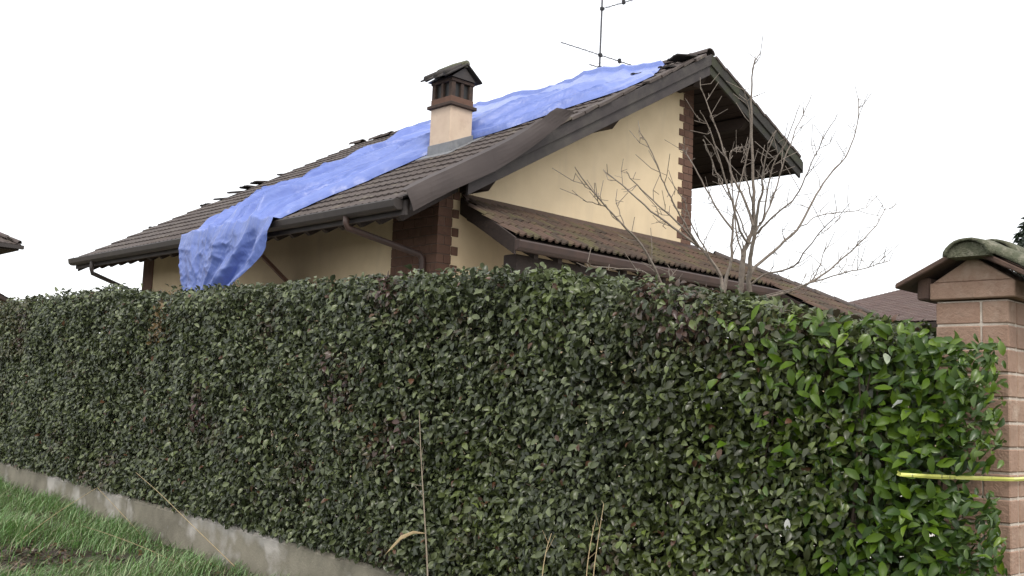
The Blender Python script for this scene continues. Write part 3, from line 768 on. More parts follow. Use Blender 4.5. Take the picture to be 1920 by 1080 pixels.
def hedge_cols(y, z, depth, rg):
    n = len(y)
    c0 = np.array((.026, .036, .013)); c1 = np.array((.160, .190, .085)); t = (rg.uniform(0, 1, n)**1.9)[:, None]  # pale end of the spread paints highlights into the leaf colour
    c = c0*(1-t) + c1*t
    # greener, yellower growth towards the pillar and along the top
    gn = np.clip((6.2-y)/3.0 + .9*vnoise(y, z, 1.1), 0, 1)[:, None]*rg.uniform(.3, 1, n)[:, None]
    c = c*(1-gn) + (np.array((.095, .128, .022))*(.45+1.1*t))*gn
    br = np.clip(vnoise(y+50, z, 1.6)*3 - .85, 0, 1)*(rg.uniform(0, 1, n) < .38)
    c = c*(1-br[:, None]) + np.array((.070, .036, .028))*br[:, None]
    lime = (rg.uniform(0, 1, n) < .012); c[lime] = np.array((.10, .13, .035))
    rust = (rg.uniform(0, 1, n) < .012); c[rust] = np.array((.11, .055, .03))
    # copper-brown young growth in the notch
    nt_ = (np.abs(y-11.55) < .22) & (z > 2.35) & (rg.uniform(0, 1, n) < .6); c[nt_] = np.array((.13, .085, .03))
    lf = (y > 15.6) & (z > 2.2) & (rg.uniform(0, 1, n) < .5); c[lf] = np.array((.075, .075, .03))
    return c
N1 = 118000
y, z, x, topz, depth, rg = make_leaf_shell(N1, 2.55, 21.5, 5)
# thin the leaves that the laurel replaces
keep = ~((y < 2.55+1.2) & (rg.uniform(0, 1, N1) < np.clip((3.6-y)/1.0, 0, .93)))
y, z, x, topz, depth = y[keep], z[keep], x[keep], topz[keep], depth[keep]
# a second shell over the top and a thinner one at the back
def extra(n, kind, seed):
    rg = np.random.default_rng(seed); y = rg.uniform(2.6, 21.5, n)
    top = np.array([lerp_tab(HT, v) for v in y]) + .035*vnoise(y, y*0, 3.0) + .02*vnoise(y, y*0+4, 9.0)
    if kind == 'top':
        x = rg.uniform(XH+.05, XH+.85, n); z = top - rg.exponential(.07, n) + .02 + .05*vnoise(x*3, y, 2.0)
    else:
        bt_ = np.array([wall_top(v) for v in y]); z = bt_ + (top-bt_)*rg.uniform(0, 1, n); x = XH + .85 - np.minimum(rg.exponential(.2, n), .7)
    return y, z, x
yt, zt_, xt = extra(17000, 'top', 6); yb_, zb_, xb_ = extra(62000, 'back', 8)
# a fuller inner layer along the near stretch, where gaps would show
rs = np.random.default_rng(62); kq = 15000
y_q = rs.uniform(2.6, 8.0, kq); tq = np.array([lerp_tab(HT, v) for v in y_q]); bq = np.array([wall_top(v) for v in y_q])
yb_ = np.concatenate([yb_, y_q]); zb_ = np.concatenate([zb_, bq + (tq-.04-bq)*rs.uniform(0, 1, kq)]); xb_ = np.concatenate([xb_, rs.uniform(XH+.3, XH+.8, kq)])
# shoots standing proud of the clipped top
rs = np.random.default_rng(61)
for _ in range(80):
    sy = rs.uniform(2.9, 19.5); sx = rs.uniform(XH+.02, XH+.5); hh_ = rs.uniform(.02, .085); kk = rs.integers(5, 10)
    yt = np.concatenate([yt, sy+rs.normal(0, .025, kk)]); xt = np.concatenate([xt, sx+rs.normal(0, .025, kk)])
    zt_ = np.concatenate([zt_, lerp_tab(HT, sy)+.01+hh_*np.linspace(0, 1, kk)])
nA, nT, nB_ = len(y), len(yt), len(yb_)
Y_ = np.concatenate([y, yt, yb_]); Z_ = np.concatenate([z, zt_, zb_]); X_ = np.concatenate([x, xt, xb_])
n = len(Y_); rg = np.random.default_rng(21)
nr = rg.normal(0, .55, (n, 3)); nr[:nA] += (-.85, -.12, .55); nr[nA:nA+nT] += (-.2, 0, 1.0); nr[nA+nT:] += (.8, 0, .5)
dr = rg.normal(0, .7, (n, 3)) + np.array((-.25, 0, -.55)); dr[nA:nA+nT] += (-.1, 0, 1.0)
xa, ya, za = frames(nr, dr, n)
size = rg.uniform(.036, .084, n); size[nA+nT:] *= 1.25; width = rg.uniform(.46, .66, n)
colr = hedge_cols(Y_, Z_, None, rg)
pos = np.stack([X_, Y_, Z_], 1)
# the 300 leaves that show largest are objects of their own
d_cam = np.linalg.norm(pos - np.array((0, 0, EYE)), axis=1)
score = size/d_cam*np.where(np.arange(n) < nA, 1, .01)
out = np.zeros(n); out[:nA] = depth
score = score*(out < .035)*(np.abs(za[:, 0]*.6+za[:, 1]*.7) > .35)*(Z_ > 1.0)
pick = np.argsort(-score)[:300]
hleaf = [leaf_mesh('leaf', .26, .12, .12), leaf_mesh('leaf', .30, .15, .2), leaf_mesh('leaf', .24, .10, .08)]
for i in pick:
    mt = basis(xa[i], ya[i], za[i], pos[i]) @ Matrix.Scale(float(size[i]), 4)
    place('leaf', hleaf[i % 3], M['hedge_leaf_single'], hedge, mt)
mk = np.ones(n, bool); mk[pick] = False
leaves_object('foliage', pos[mk], xa[mk], ya[mk], za[mk], size[mk], width[mk], colr[mk], M['leaf'], hedge)
# stems and twigs inside the hedge
tw = MB(); rr = random.Random(3)
yy = 2.9
while yy < 21:
    t0 = lerp_tab(HT, yy); b0 = wall_top(yy)-.05
    p = Vector((XH+.42+rr.uniform(-.08, .08), yy, b0)); pts = [p.copy()]
    for k in range(6): p = p + Vector((rr.gauss(0, .05), rr.gauss(0, .06), (t0-b0-.2)/6)); pts.append(p.copy())
    tw.tube(pts, [.022-.0025*k for k in range(7)], 5)
    for k in range(9):
        q0 = pts[rr.randrange(0, 6)]; e = Vector((rr.choice((-1, -1, 1))*rr.uniform(.2, .36), rr.gauss(0, .18), rr.uniform(.02, .35)))
        tw.tube([q0, q0+e*.5+Vector((0, 0, .02)), q0+e], [.007, .005, .003], 4)
    yy += rr.uniform(.2, .34)
tag(tw.build('branches', M['hedge_bark'], hedge), kind='stuff')

# ------------------------------------------------------------------ bright laurel at the pillar end
laurel = thing('laurel_bush', (XH+.3, 2.6, wall_top(2.6)), 'bright green broad-leaved laurel bush beside the brick gate pillar', 'bush')
n = 6000; rg = np.random.default_rng(31)
y = 2.09 + 1.97*rg.uniform(0, 1, n)**1.35
topz = np.array([lerp_tab(HT, v) for v in y]) + .05*vnoise(y, y*0, 4.0)
z = -.1 + (topz+.1)*rg.uniform(0, 1, n)
depth = rg.exponential(.13, n)
x = XH - .02 - .07*vnoise(y, z, 1.6) + np.minimum(depth, .45) + .08*np.clip((z-(topz-.15))/.15, 0, 1)**2
x = np.where((y < 2.6) & (x > 5.62), 5.62 - rg.uniform(0, .12, n), x)
tx_ = 5.275 + (2.515-y)*1.015
rag = ~((np.abs(z-1.517) < .085) & (y < 2.57) & (x < tx_+.05)) & (rg.uniform(0, 1, n) < np.clip((3.9-y)/1.25, .0, 1)**1.3)
x, y, z, depth, topz = x[rag], y[rag], z[rag], depth[rag], topz[rag]; n = len(x)
nr = rg.normal(0, .5, (n, 3)) + np.array((-.85, -.25, .55))
dr = rg.normal(0, .75, (n, 3)) + np.array((-.2, -.1, -.1))
xa, ya, za = frames(nr, dr, n)
size = rg.uniform(.07, .115, n); width = rg.uniform(.40, .52, n); size = np.where(y < 2.25, size*.75, size); ya[y < 2.3, 1] = np.abs(ya[y < 2.3, 1])
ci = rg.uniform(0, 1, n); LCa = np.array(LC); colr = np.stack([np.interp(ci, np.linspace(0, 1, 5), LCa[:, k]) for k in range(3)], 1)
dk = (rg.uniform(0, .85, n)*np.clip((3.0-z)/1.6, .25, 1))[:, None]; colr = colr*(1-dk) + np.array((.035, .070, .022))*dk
pos = np.stack([x, y, z], 1)
score = size*(depth < .07)*(z > .9)*(np.abs(za[:, 0]) > .3)
pick = np.argsort(-score)[:300]
lleaf = [leaf_mesh('leaf', .22, .08, .14), leaf_mesh('leaf', .25, .10, .22), leaf_mesh('leaf', .20, .07, .06)]
for i in pick:
    place('leaf', lleaf[i % 3], M['laurel_leaf_single'], laurel, basis(xa[i], ya[i], za[i], pos[i]) @ Matrix.Scale(float(size[i]), 4))
mk = np.ones(n, bool); mk[pick] = False
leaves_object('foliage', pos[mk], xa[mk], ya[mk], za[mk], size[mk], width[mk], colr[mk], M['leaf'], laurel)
tw = MB()
for k in range(9):
    p = Vector((XH+.22+rr.uniform(-.04, .05), 2.65+k*.1, -.1)); pts = [p.copy()]
    for j in range(6): p = p+Vector((rr.gauss(-.01, .03), rr.gauss(-.02, .04), .36)); pts.append(p.copy())
    tw.tube(pts, [.016-.002*j for j in range(7)], 5)
tag(tw.build('branches', M['hedge_bark'], laurel), kind='stuff')

# ------------------------------------------------------------------ brick gate pillar with tiled cap
GX, GY, GW = 5.702, 2.124, .39
pil = thing('gate_pillar', (GX+.2, GY+.2, -.3), 'brick gate pillar with a small gabled cap of mossy curved tiles', 'pillar')
m = MB(); m.box((GX+.007, GY+.007, -.3), (GX+GW-.007, GY+GW-.007, 2.463)); core = m.build('mortar_core', M['pillar_mortar'], pil)
z = 2.468 - .131; c = 0
while z > -.3:
    zt = z+.119
    L_ = [(0, .139), (.150, .39)] if c in (0, 1) or c % 2 else [(0, .25), (.261, .39)]
    # left face (along Y) and front face (along X), bonded at the corner
    for (a, b_) in L_:
        y0 = GY+a + (.0 if a else (0 if c % 2 == 0 else 0)); y1 = GY+b_
        brick(core, GX, GX+.11, y0, y1, z, zt, M['pillar_brick'], 'p')
    for (a, b_) in ([(.12, .39)] if c % 2 == 0 else [(.12, .25), (.261, .39)]):
        brick(core, GX+a+.002, GX+b_, GY, GY+.11, z, zt, M['pillar_brick'], 'p')
    z -= .131; c += 1
# projecting course and gabled head
m = MB(); m.box((GX-.028, GY-.045, 2.472), (GX+GW+.03, GY+GW+.022, 2.565)); m.build('projecting_course', M['pillar_brick'], pil, .006)
cy = GY + .16
m = MB(); m.prism_x([(GY-.035, 2.566), (GY+GW+.012, 2.566), (cy+.02, 2.705)], GX-.018, GX+GW+.02); m.build('gable_head', M['pillar_brick'], pil, .006)
ov = .10
# sloping cap slabs
apx = (cy+.02, 2.725)
m = MB(); e = (GY+GW+.19, 2.535)
m.prism_x([(e[0], e[1]), (apx[0]+.002, apx[1]), (apx[0]+.002, apx[1]+.035), (e[0], e[1]+.03)], GX-.10, GX+GW+.12); m.build('cap_slab', M['slab'], pil, .006)
m = MB(); e2 = (GY-.24, 2.505)
m.prism_x([(e2[0], e2[1]), (apx[0]-.002, apx[1]), (apx[0]-.002, apx[1]+.035), (e2[0], e2[1]+.03)][::-1], GX-.10, GX+GW+.12); m.build('cap_slab', M['slab'], pil, .006)
m = MB(); m.box((GX-.02, GY+GW+.024, 2.475), (GX+.2, GY+GW+.10, 2.60)); m.build('corbel', M['slab'], pil, .01)
def coppo(a, b_, r0, r1, parent, upv=Vector((0, 0, 1)), th=.016, n=12, name='coppo_tile', flat=.72):
    """curved half-pipe tile from a to b"""
    a, b_ = Vector(a), Vector(b_); d = (b_-a).normalized(); s_ = d.cross(upv).normalized(); u_ = s_.cross(d)
    m = MB(); S = 5; k = n+1
    for i in range(S):
        t = i/(S-1); c_ = a.lerp(b_, t) + u_*(.012*sin(pi*t)); r_ = r0+(r1-r0)*t
        for rad in (r_, r_-th):
            for j in range(k):
                q_ = pi*j/n; wob = 1+.03*noise.noise((i*1.3, j*.7, a.x*9)); m.v.append(tuple(c_ + s_*cos(q_)*rad*wob + u_*sin(q_)*rad*flat*wob))
    def ix(i, lay, j): return (i*2+lay)*k+j
    for i in range(S-1):
        for j in range(n):
            m.f.append((ix(i,0,j), ix(i,0,j+1), ix(i+1,0,j+1), ix(i+1,0,j))); m.f.append((ix(i,1,j+1), ix(i,1,j), ix(i+1,1,j), ix(i+1,1,j+1)))
        for j in (0, n): m.f.append((ix(i,0,j), ix(i,1,j), ix(i+1,1,j), ix(i+1,0,j)))
    for i in (0, S-1):
        for j in range(n): m.f.append((ix(i,0,j), ix(i,0,j+1), ix(i,1,j+1), ix(i,1,j)))
    return m.build(name, M['mossy_coppo'], parent, smooth=True)
# ridge cappings, one lapping over the other, their ends bedded in mortar
coppo((GX-.17, 2.275, 2.688), (GX+.26, 2.265, 2.70), .128, .118, pil, flat=.74, th=.02)
coppo((GX+.13, 2.262, 2.722), (GX+.56, 2.262, 2.715), .128, .118, pil, flat=.74, th=.02)
m = MB(); arc = [(2.275+cos(pi*i/10)*.112, 2.684+sin(pi*i/10)*.080) for i in range(11)]
m.prism_x(arc, GX-.150, GX-.02); m.build('mortar_bedding', M['mossy_coppo'], pil)
# right slope: cover tiles running down
for i, xx in enumerate((GX-.02, GX+.17, GX+.36)):
    coppo((xx, GY-.26, 2.525), (xx, cy-.04, 2.735), .085, .075, pil)
for i, xx in enumerate((GX+.08, GX+.28)):
    coppo((xx, GY+GW+.10, 2.60), (xx, cy+.08, 2.725), .07, .065, pil)

# ------------------------------------------------------------------ yellow tape
tp = MB()
pts = [(5.44, 2.60, 1.528), (5.33, 2.56, 1.524)]
for i in range(13):
    t = i/12; pts.append((5.275+(5.690-5.275)*t, 2.515+(2.106-2.515)*t, 1.520-.003*sin(pi*t)))
pts += [(5.74, 2.107, 1.519), (5.9, 2.107, 1.520), (6.1, 2.107, 1.522)]
for i, p in enumerate(pts):
    tw_ = .9*sin(i*.9); h_ = .0115*(1-.22*abs(sin(i*.55)))
    tp.v += [(p[0]-.006*tw_, p[1], p[2]-h_), (p[0], p[1]-.004, p[2]), (p[0]+.006*tw_, p[1], p[2]+h_)]
tp.f = [(i*3+j, i*3+j+1, (i+1)*3+j+1, (i+1)*3+j) for i in range(len(pts)-1) for j in range(2)]
t_ob = tp.build('barrier_tape', M['tape']); t_ob.modifiers.new('thick', 'SOLIDIFY').thickness = .002
tag(t_ob, 'twisted yellow plastic tape tied round the brick pillar', 'tape')

# ------------------------------------------------------------------ bare trees behind the hedge
def wander(pts, n=5, amp=.012, seed=0):
    out = []
    for i in range(len(pts)-1):
        for k in range(n):
            t = k/n; p = pts[i].lerp(pts[i+1], t)
            out.append(p + Vector((noise.noise((i+t, seed, 0)), noise.noise((i+t, seed, 5)), noise.noise((i+t, seed, 9))))*amp*3)
    out.append(pts[-1]); return out
def smooth_path(pts, it=2):
    for _ in range(it):
        q = [pts[0]]
        for a, b_ in zip(pts, pts[1:]): q += [a.lerp(b_, .25), a.lerp(b_, .75)]
        q.append(pts[-1]); pts = q
    return pts
def branch(mb, px, d0, d1, r0, r1, seed, twigs=0, tl=.25, twl=None):
    n = len(px)
    pts = [at(x, y, d0 + (d1-d0)*i/(n-1)) for i, (x, y) in enumerate(px)]
    pts = smooth_path(pts)
    m_ = len(pts); rad = [r0 + (r1-r0)*(i/(m_-1))**.8 for i in range(m_)]
    pts = [p + Vector((noise.noise((i*.5, seed, 0)), noise.noise((i*.5, seed, 5)), noise.noise((i*.5, seed, 9))))*.012 if 0 < i else p for i, p in enumerate(pts)]
    mb.tube(pts, rad, 6)
    rr = random.Random(seed)
    for k in range(twigs):
        i = rr.randrange(max(1, m_//4), m_-1); p = pts[i]; d = (pts[i+1]-pts[i]).normalized()
        side = Vector((rr.gauss(0, 1), rr.gauss(0, 1), rr.gauss(.25, .8))).normalized()
        e = (d*.6 + side*.8).normalized()*tl*rr.uniform(.4, 1.2)
        e2 = e + Vector((rr.gauss(0, .05), rr.gauss(0, .05), rr.uniform(0, .1)))
        (twl or mb).tube([p, p+e*.5, p+e2], [max(.0028, rad[i]*.45), .0030, .0024], 4)
        if rr.random() < .7:
            q_ = p+e*.5; s2 = Vector((rr.gauss(0, 1), rr.gauss(0, 1), rr.gauss(.2, .7))).normalized()*tl*.35
            (twl or mb).tube([q_, q_+s2], [.0028, .0022], 4)
    return pts
DT = 8.6
tree = thing('bare_tree', at(1392, 800, DT), 'leafless many-stemmed young tree behind the hedge in front of the gable', 'tree')
tree.location.z = .4; ORG[tree.name] = Vector(tree.location)
base = Vector(tree.location)
def stem(name, px, d0, d1, r0, r1, seed, twigs, tl=.22, ground=False, parent=None, bs=None, twm=None):
    m = MB(); pts = branch(m, px, d0, d1, r0, r1, seed, twigs, tl, twm)
    if ground:
        p = pts[0]; b_ = Vector((bs or base)); m.tube([b_, b_.lerp(p, .5)+Vector((.02, -.02, 0)), p], [r0*1.35, r0*1.15, r0], 7)
    return m.build(name, M['bark'], parent or tree, smooth=True)
twm = MB()
stem('trunk', [(1387, 575), (1390, 520), (1393, 480), (1402, 453), (1413, 431), (1413, 380), (1412, 329), (1409, 244), (1409, 182), (1410, 124), (1427, 96)], DT, DT+.1, .031, .003, 1, 9, .2, True, twm=twm)
stem('trunk', [(1404, 570), (1405, 520), (1407, 480), (1416, 436), (1420, 391), (1431, 356), (1429, 311), (1456, 244)], DT-.05, DT-.5, .027, .003, 2, 8, .2, True, twm=twm)
stem('trunk', [(1353, 565), (1365, 510), (1373, 480), (1373, 427), (1378, 387), (1392, 330), (1398, 300)], DT+.15, DT+.4, .021, .003, 3, 7, .2, True, twm=twm)
brs = [([(1413, 425), (1393, 364), (1371, 329), (1356, 276), (1331, 209), (1312, 156)], .3, .016, 11),
 ([(1402, 455), (1393, 445), (1380, 409), (1356, 320), (1327, 231), (1312, 207)], -.35, .016, 9),
 ([(1373, 430), (1340, 387), (1318, 342), (1296, 302), (1280, 280)], .3, .012, 8),
 ([(1413, 400), (1407, 355), (1393, 320), (1407, 267), (1407, 209), (1396, 178)], -.2, .011, 8),
 ([(1416, 436), (1433, 409), (1456, 356), (1473, 289), (1496, 236), (1522, 178)], .3, .013, 10),
 ([(1416, 440), (1429, 427), (1451, 404), (1491, 373), (1513, 329), (1536, 271), (1571, 213)], -.4, .014, 12),
 ([(1400, 520), (1418, 498), (1456, 467), (1500, 427), (1527, 369), (1553, 329), (1589, 293), (1609, 236), (1610, 184)], .5, .021, 16),
 ([(1400, 540), (1436, 511), (1489, 504), (1509, 471), (1544, 427), (1567, 407)], -.5, .012, 14),
 ([(1400, 560), (1450, 556), (1504, 538), (1544, 516), (1580, 484), (1616, 453), (1647, 418), (1661, 389)], .35, .017, 16),
 ([(1402, 562), (1455, 550), (1527, 529), (1580, 511), (1624, 504), (1660, 489)], -.3, .010, 18),
 ([(1500, 540), (1524, 529), (1540, 489), (1551, 453)], .2, .007, 6),
 ([(1425, 420), (1433, 409), (1438, 356), (1451, 302), (1473, 271), (1500, 196)], -.25, .012, 9),
 ([(1393, 480), (1380, 440), (1371, 329), (1367, 280), (1389, 276)], .25, .010, 7),
 ([(1500, 427), (1531, 404), (1571, 398), (1607, 396), (1627, 387)], .6, .006, 8),
 ([(1402, 450), (1385, 400), (1350, 340), (1330, 290), (1318, 262)], -.1, .009, 8)]
for i, (px, dd, r0, tg) in enumerate(brs):
    d0 = DT + (.3 if px[0] == (1500, 427) else .22 if px[0] == (1500, 540) else 0)
    stem('branch', px, d0, DT+dd, r0*.85, .0028, 40+i, tg, .18, twm=twm)
tag(twm.build('twigs', M['bark'], tree), kind='stuff')
DS = 8.0
b2 = at(1300, 800, DS); b2.z = .4
shrub = thing('bare_shrub', b2, 'thin leafless shrub with long stems leaning left across the cream gable', 'shrub')
twm = MB()
stem('stem', [(1250, 570), (1243, 539), (1225, 497), (1201, 455), (1171, 425), (1134, 385), (1095, 340), (1077, 312)], DS, DS-.4, .016, .003, 71, 9, .2, True, shrub, b2, twm)
stem('stem', [(1357, 575), (1352, 509), (1310, 461), (1267, 431), (1216, 391), (1158, 340), (1130, 318)], DS+.2, DS+.5, .017, .003, 72, 10, .2, True, shrub, b2, twm)
stem('stem', [(1262, 570), (1258, 536), (1254, 505)], DS, DS, .012, .005, 73, 4, .15, True, shrub, b2, twm)
for i, (px, d0, dd, r0, tg) in enumerate([
  ([(1310, 461), (1273, 419), (1231, 382), (1186, 340), (1175, 322)], .28, .2, .010, 8),
  ([(1310, 461), (1290, 430), (1273, 400), (1255, 367), (1240, 330), (1220, 280), (1198, 245)], .28, .0, .010, 9),
  ([(1138, 388), (1120, 383), (1095, 376)], -.25, -.3, .004, 3),
  ([(1171, 425), (1163, 400), (1155, 380)], -.2, -.1, .004, 2),
  ([(1245, 545), (1237, 527), (1201, 506), (1155, 503), (1107, 499)], 0, -.3, .008, 5),
  ([(1352, 520), (1330, 480), (1300, 430), (1290, 400), (1284, 375)], .2, .1, .009, 6)]):
    stem('branch', px, DS+d0, DS+dd, r0, .003, 90+i, tg, .18, parent=shrub, twm=twm)
tag(twm.build('twigs', M['bark'], shrub), kind='stuff')

# ------------------------------------------------------------------ neighbouring houses
def far_house(label, x0, xr, x1, y0, y1, ze, zr_, ze1, group=None, overhang=.6, wall_z=.3):
    h = thing('neighbour_house', ((x0+x1)/2, (y0+y1)/2, wall_z), label, 'house', group)
    m = MB(); o_ = overhang
    m.prism_y([(x0+o_, wall_z), (x1-o_, wall_z), (x1-o_, ze1+(zr_-ze1)/(x1-xr)*o_-.2), (xr, zr_-.2), (x0+o_, ze+(zr_-ze)/(xr-x0)*o_-.2)], y0+o_, y1-o_); m.build('wall', M['stucco'], h)
    m = MB()
    m.prism_y([(x0, ze), (xr, zr_), (xr, zr_-.16), (x0, ze-.16)], y0, y1); m.prism_y([(xr+.002, zr_), (x1, ze1), (x1, ze1-.16), (xr+.002, zr_-.16)], y0, y1)
    rf = m.build('roof', M['wood'], h)
    tm = MB()
    for (xa0, za0, sg) in ((x0, ze, 1), (x1, ze1, -1)):
        dv = Vector((xr-xa0, 0, zr_-za0)); Ls = dv.length; dv.normalize(); xa = Vector((0, -sg, 0)); za = xa.cross(dv)
        for r in range(int(Ls/.36)):
            yv = y0 + (.3 if sg > 0 else 0)
            while yv < y1 - .02:
                p = Vector((xa0, yv, za0)) + dv*(r*.36) + za*.03
                mt = basis(xa, dv, za, p) @ Matrix.Rotation(-.045 + R.gauss(0, .006), 4, 'X')
                bm_ = tile_mesh('t', n=5); tm.add([mt @ Vector(q) for q in bm_.v], bm_.f); yv += .30
    tag(tm.build('tile_field', M['far_tile'], rf), kind='stuff')
    return h, rf
# right: roof behind the pillar
pa_, pb_ = at_y(1578, 570, 19.6), at_y(1690, 543, 19.6)
s2 = (pb_.z-pa_.z)/(pb_.x-pa_.x)
x0_ = pa_.x - 6.5; xr_ = pb_.x + 1.2
h2, rf2 = far_house('distant house with a red-brown tiled roof behind the gate pillar', x0_, xr_, xr_+5, 9.5, 19.6, pa_.z - s2*6.5, pb_.z + s2*1.2, pa_.z-1.5)
# left: hipped roof whose corner enters the picture
def hip_house(label, x0, x1, y0, y1, ze, k, o_=.7, wall_z=.3):
    h = thing('neighbour_house', ((x0+x1)/2, (y0+y1)/2, wall_z), label, 'house')
    w2 = (x1-x0)/2; zt = ze + k*w2; xm = (x0+x1)/2
    m = MB(); m.box((x0+o_, y0+o_, wall_z), (x1-o_, y1-o_, ze-.05)); m.build('wall', M['stucco'], h)
    def shell(dz): return [(x0, y0, ze+dz), (x1, y0, ze+dz), (x1, y1, ze+dz), (x0, y1, ze+dz), (xm, y0+w2, zt+dz), (xm, y1-w2, zt+dz)]
    m = MB(); m.add(shell(0), [(0, 1, 4), (1, 2, 5, 4), (2, 3, 5), (3, 0, 4, 5)]); m.add(shell(-.14), [(4, 1, 0), (4, 5, 2, 1), (5, 3, 2), (5, 4, 0, 3)])
    m.add([(x0, y0, ze), (x1, y0, ze), (x1, y1, ze), (x0, y1, ze), (x0, y0, ze-.14), (x1, y0, ze-.14), (x1, y1, ze-.14), (x0, y1, ze-.14)], [(0, 4, 5, 1), (1, 5, 6, 2), (2, 6, 7, 3), (3, 7, 4, 0)])
    rf = m.build('roof', M['wood'], h)
    tm = MB(); a_ = math.atan(k)
    for (c0, al, inw, L) in (((x0, y0), (1, 0), (0, 1), x1-x0), ((x1, y0), (0, 1), (-1, 0), y1-y0)):
        xa = Vector((*al, 0)); ya = Vector((inw[0]*cos(a_), inw[1]*cos(a_), sin(a_))); za = xa.cross(ya)
        r = 0
        while r*.36*cos(a_) < w2-.3:
            ins = r*.36*cos(a_); q = ins
            while q < L-ins-.05:
                p = Vector((c0[0], c0[1], ze)) + xa*q + ya*(r*.36-.04) + za*.035
                mt = basis(xa, ya, za, p) @ Matrix.Rotation(-.05+R.gauss(0, .008), 4, 'X')
                bm_ = tile_mesh('t', n=5, amp=.02); tm.add([mt @ Vector(v) for v in bm_.v], bm_.f); q += .30
            r += 1
    tag(tm.build('tile_field', M['tile_stuff'], rf), kind='stuff')
    hd_ = Vector((-1, 1, k)).normalized(); xa = hd_.cross(Vector((0, 0, 1))).normalized(); za = xa.cross(hd_)
    for i in range(10): place('hip_tile', RM, M['tile'], rf, basis(xa, hd_, za, Vector((x1, y0, ze+.06)) + hd_*(i*.4)))
    m = MB(); m.box((x0, y0-.12, ze-.10), (x1+.1, y0-.005, ze+.01)); m.build('gutter', M['gutter'], h)
    return h, rf
qa = at_y(36, 461, 31.3)
hip_house('distant house whose tiled roof corner enters at the far left', qa.x-9, qa.x, 31.3, 43, qa.z, .55)
# left low: ridge just above the hedge
qc = at(20, 554, 46)
h4, rf4 = far_house('low distant tiled roof just above the left end of the hedge', qc.x-8, qc.x-1.5, qc.x+5.0, qc.y-1, qc.y+9, qc.z-2.6, qc.z+.25, qc.z-2.6)
for k_ in range(20):
    place('ridge_tile', RM, M['broken_tile'], rf4, Matrix.Translation((qc.x-1.5, qc.y-1+k_*.5, qc.z+.27)))

# dark evergreen at the right-hand edge, far behind the pillar
tp_ = at(1914, 452, 30)
ev = thing('evergreen_tree', (tp_.x+.5, tp_.y-.6, .4), 'dark evergreen tree showing at the right edge behind the pillar', 'tree')
ex, ey = tp_.x+.5, tp_.y-.6
m = MB(); m.tube([(ex, ey, .4), (ex+.05, ey, 4), (ex, ey, tp_.z+1.2)], [.22, .15, .03], 8); m.build('trunk', M['hedge_bark'], ev)
rg = np.random.default_rng(77); n = 9000
hh = rg.uniform(0, 1, n)**1.3; zz = 2 + hh*(tp_.z-.6); ht = tp_.z+1.6; ang = rg.uniform(0, 2*pi, n)
rad_ = (1-(zz/ (ht+.4)))*3.3*np.sqrt(rg.uniform(.25, 1, n))*(1+.25*np.sin(ang*5+zz*4))
pos = np.stack([ex+rad_*np.cos(ang), ey+rad_*np.sin(ang), zz], 1)
xa, ya, za = frames(rg.normal(0, .6, (n, 3))+np.array((0, 0, .6)), np.stack([np.cos(ang), np.sin(ang), -.3+0*ang], 1)+rg.normal(0, .4, (n, 3)), n)
c_ = np.array((.020, .032, .018))*rg.uniform(.7, 1.6, n)[:, None]
leaves_object('crown', pos, xa, ya, za, rg.uniform(.15, .3, n), rg.uniform(.3, .5, n), c_, M['leaf'], ev)

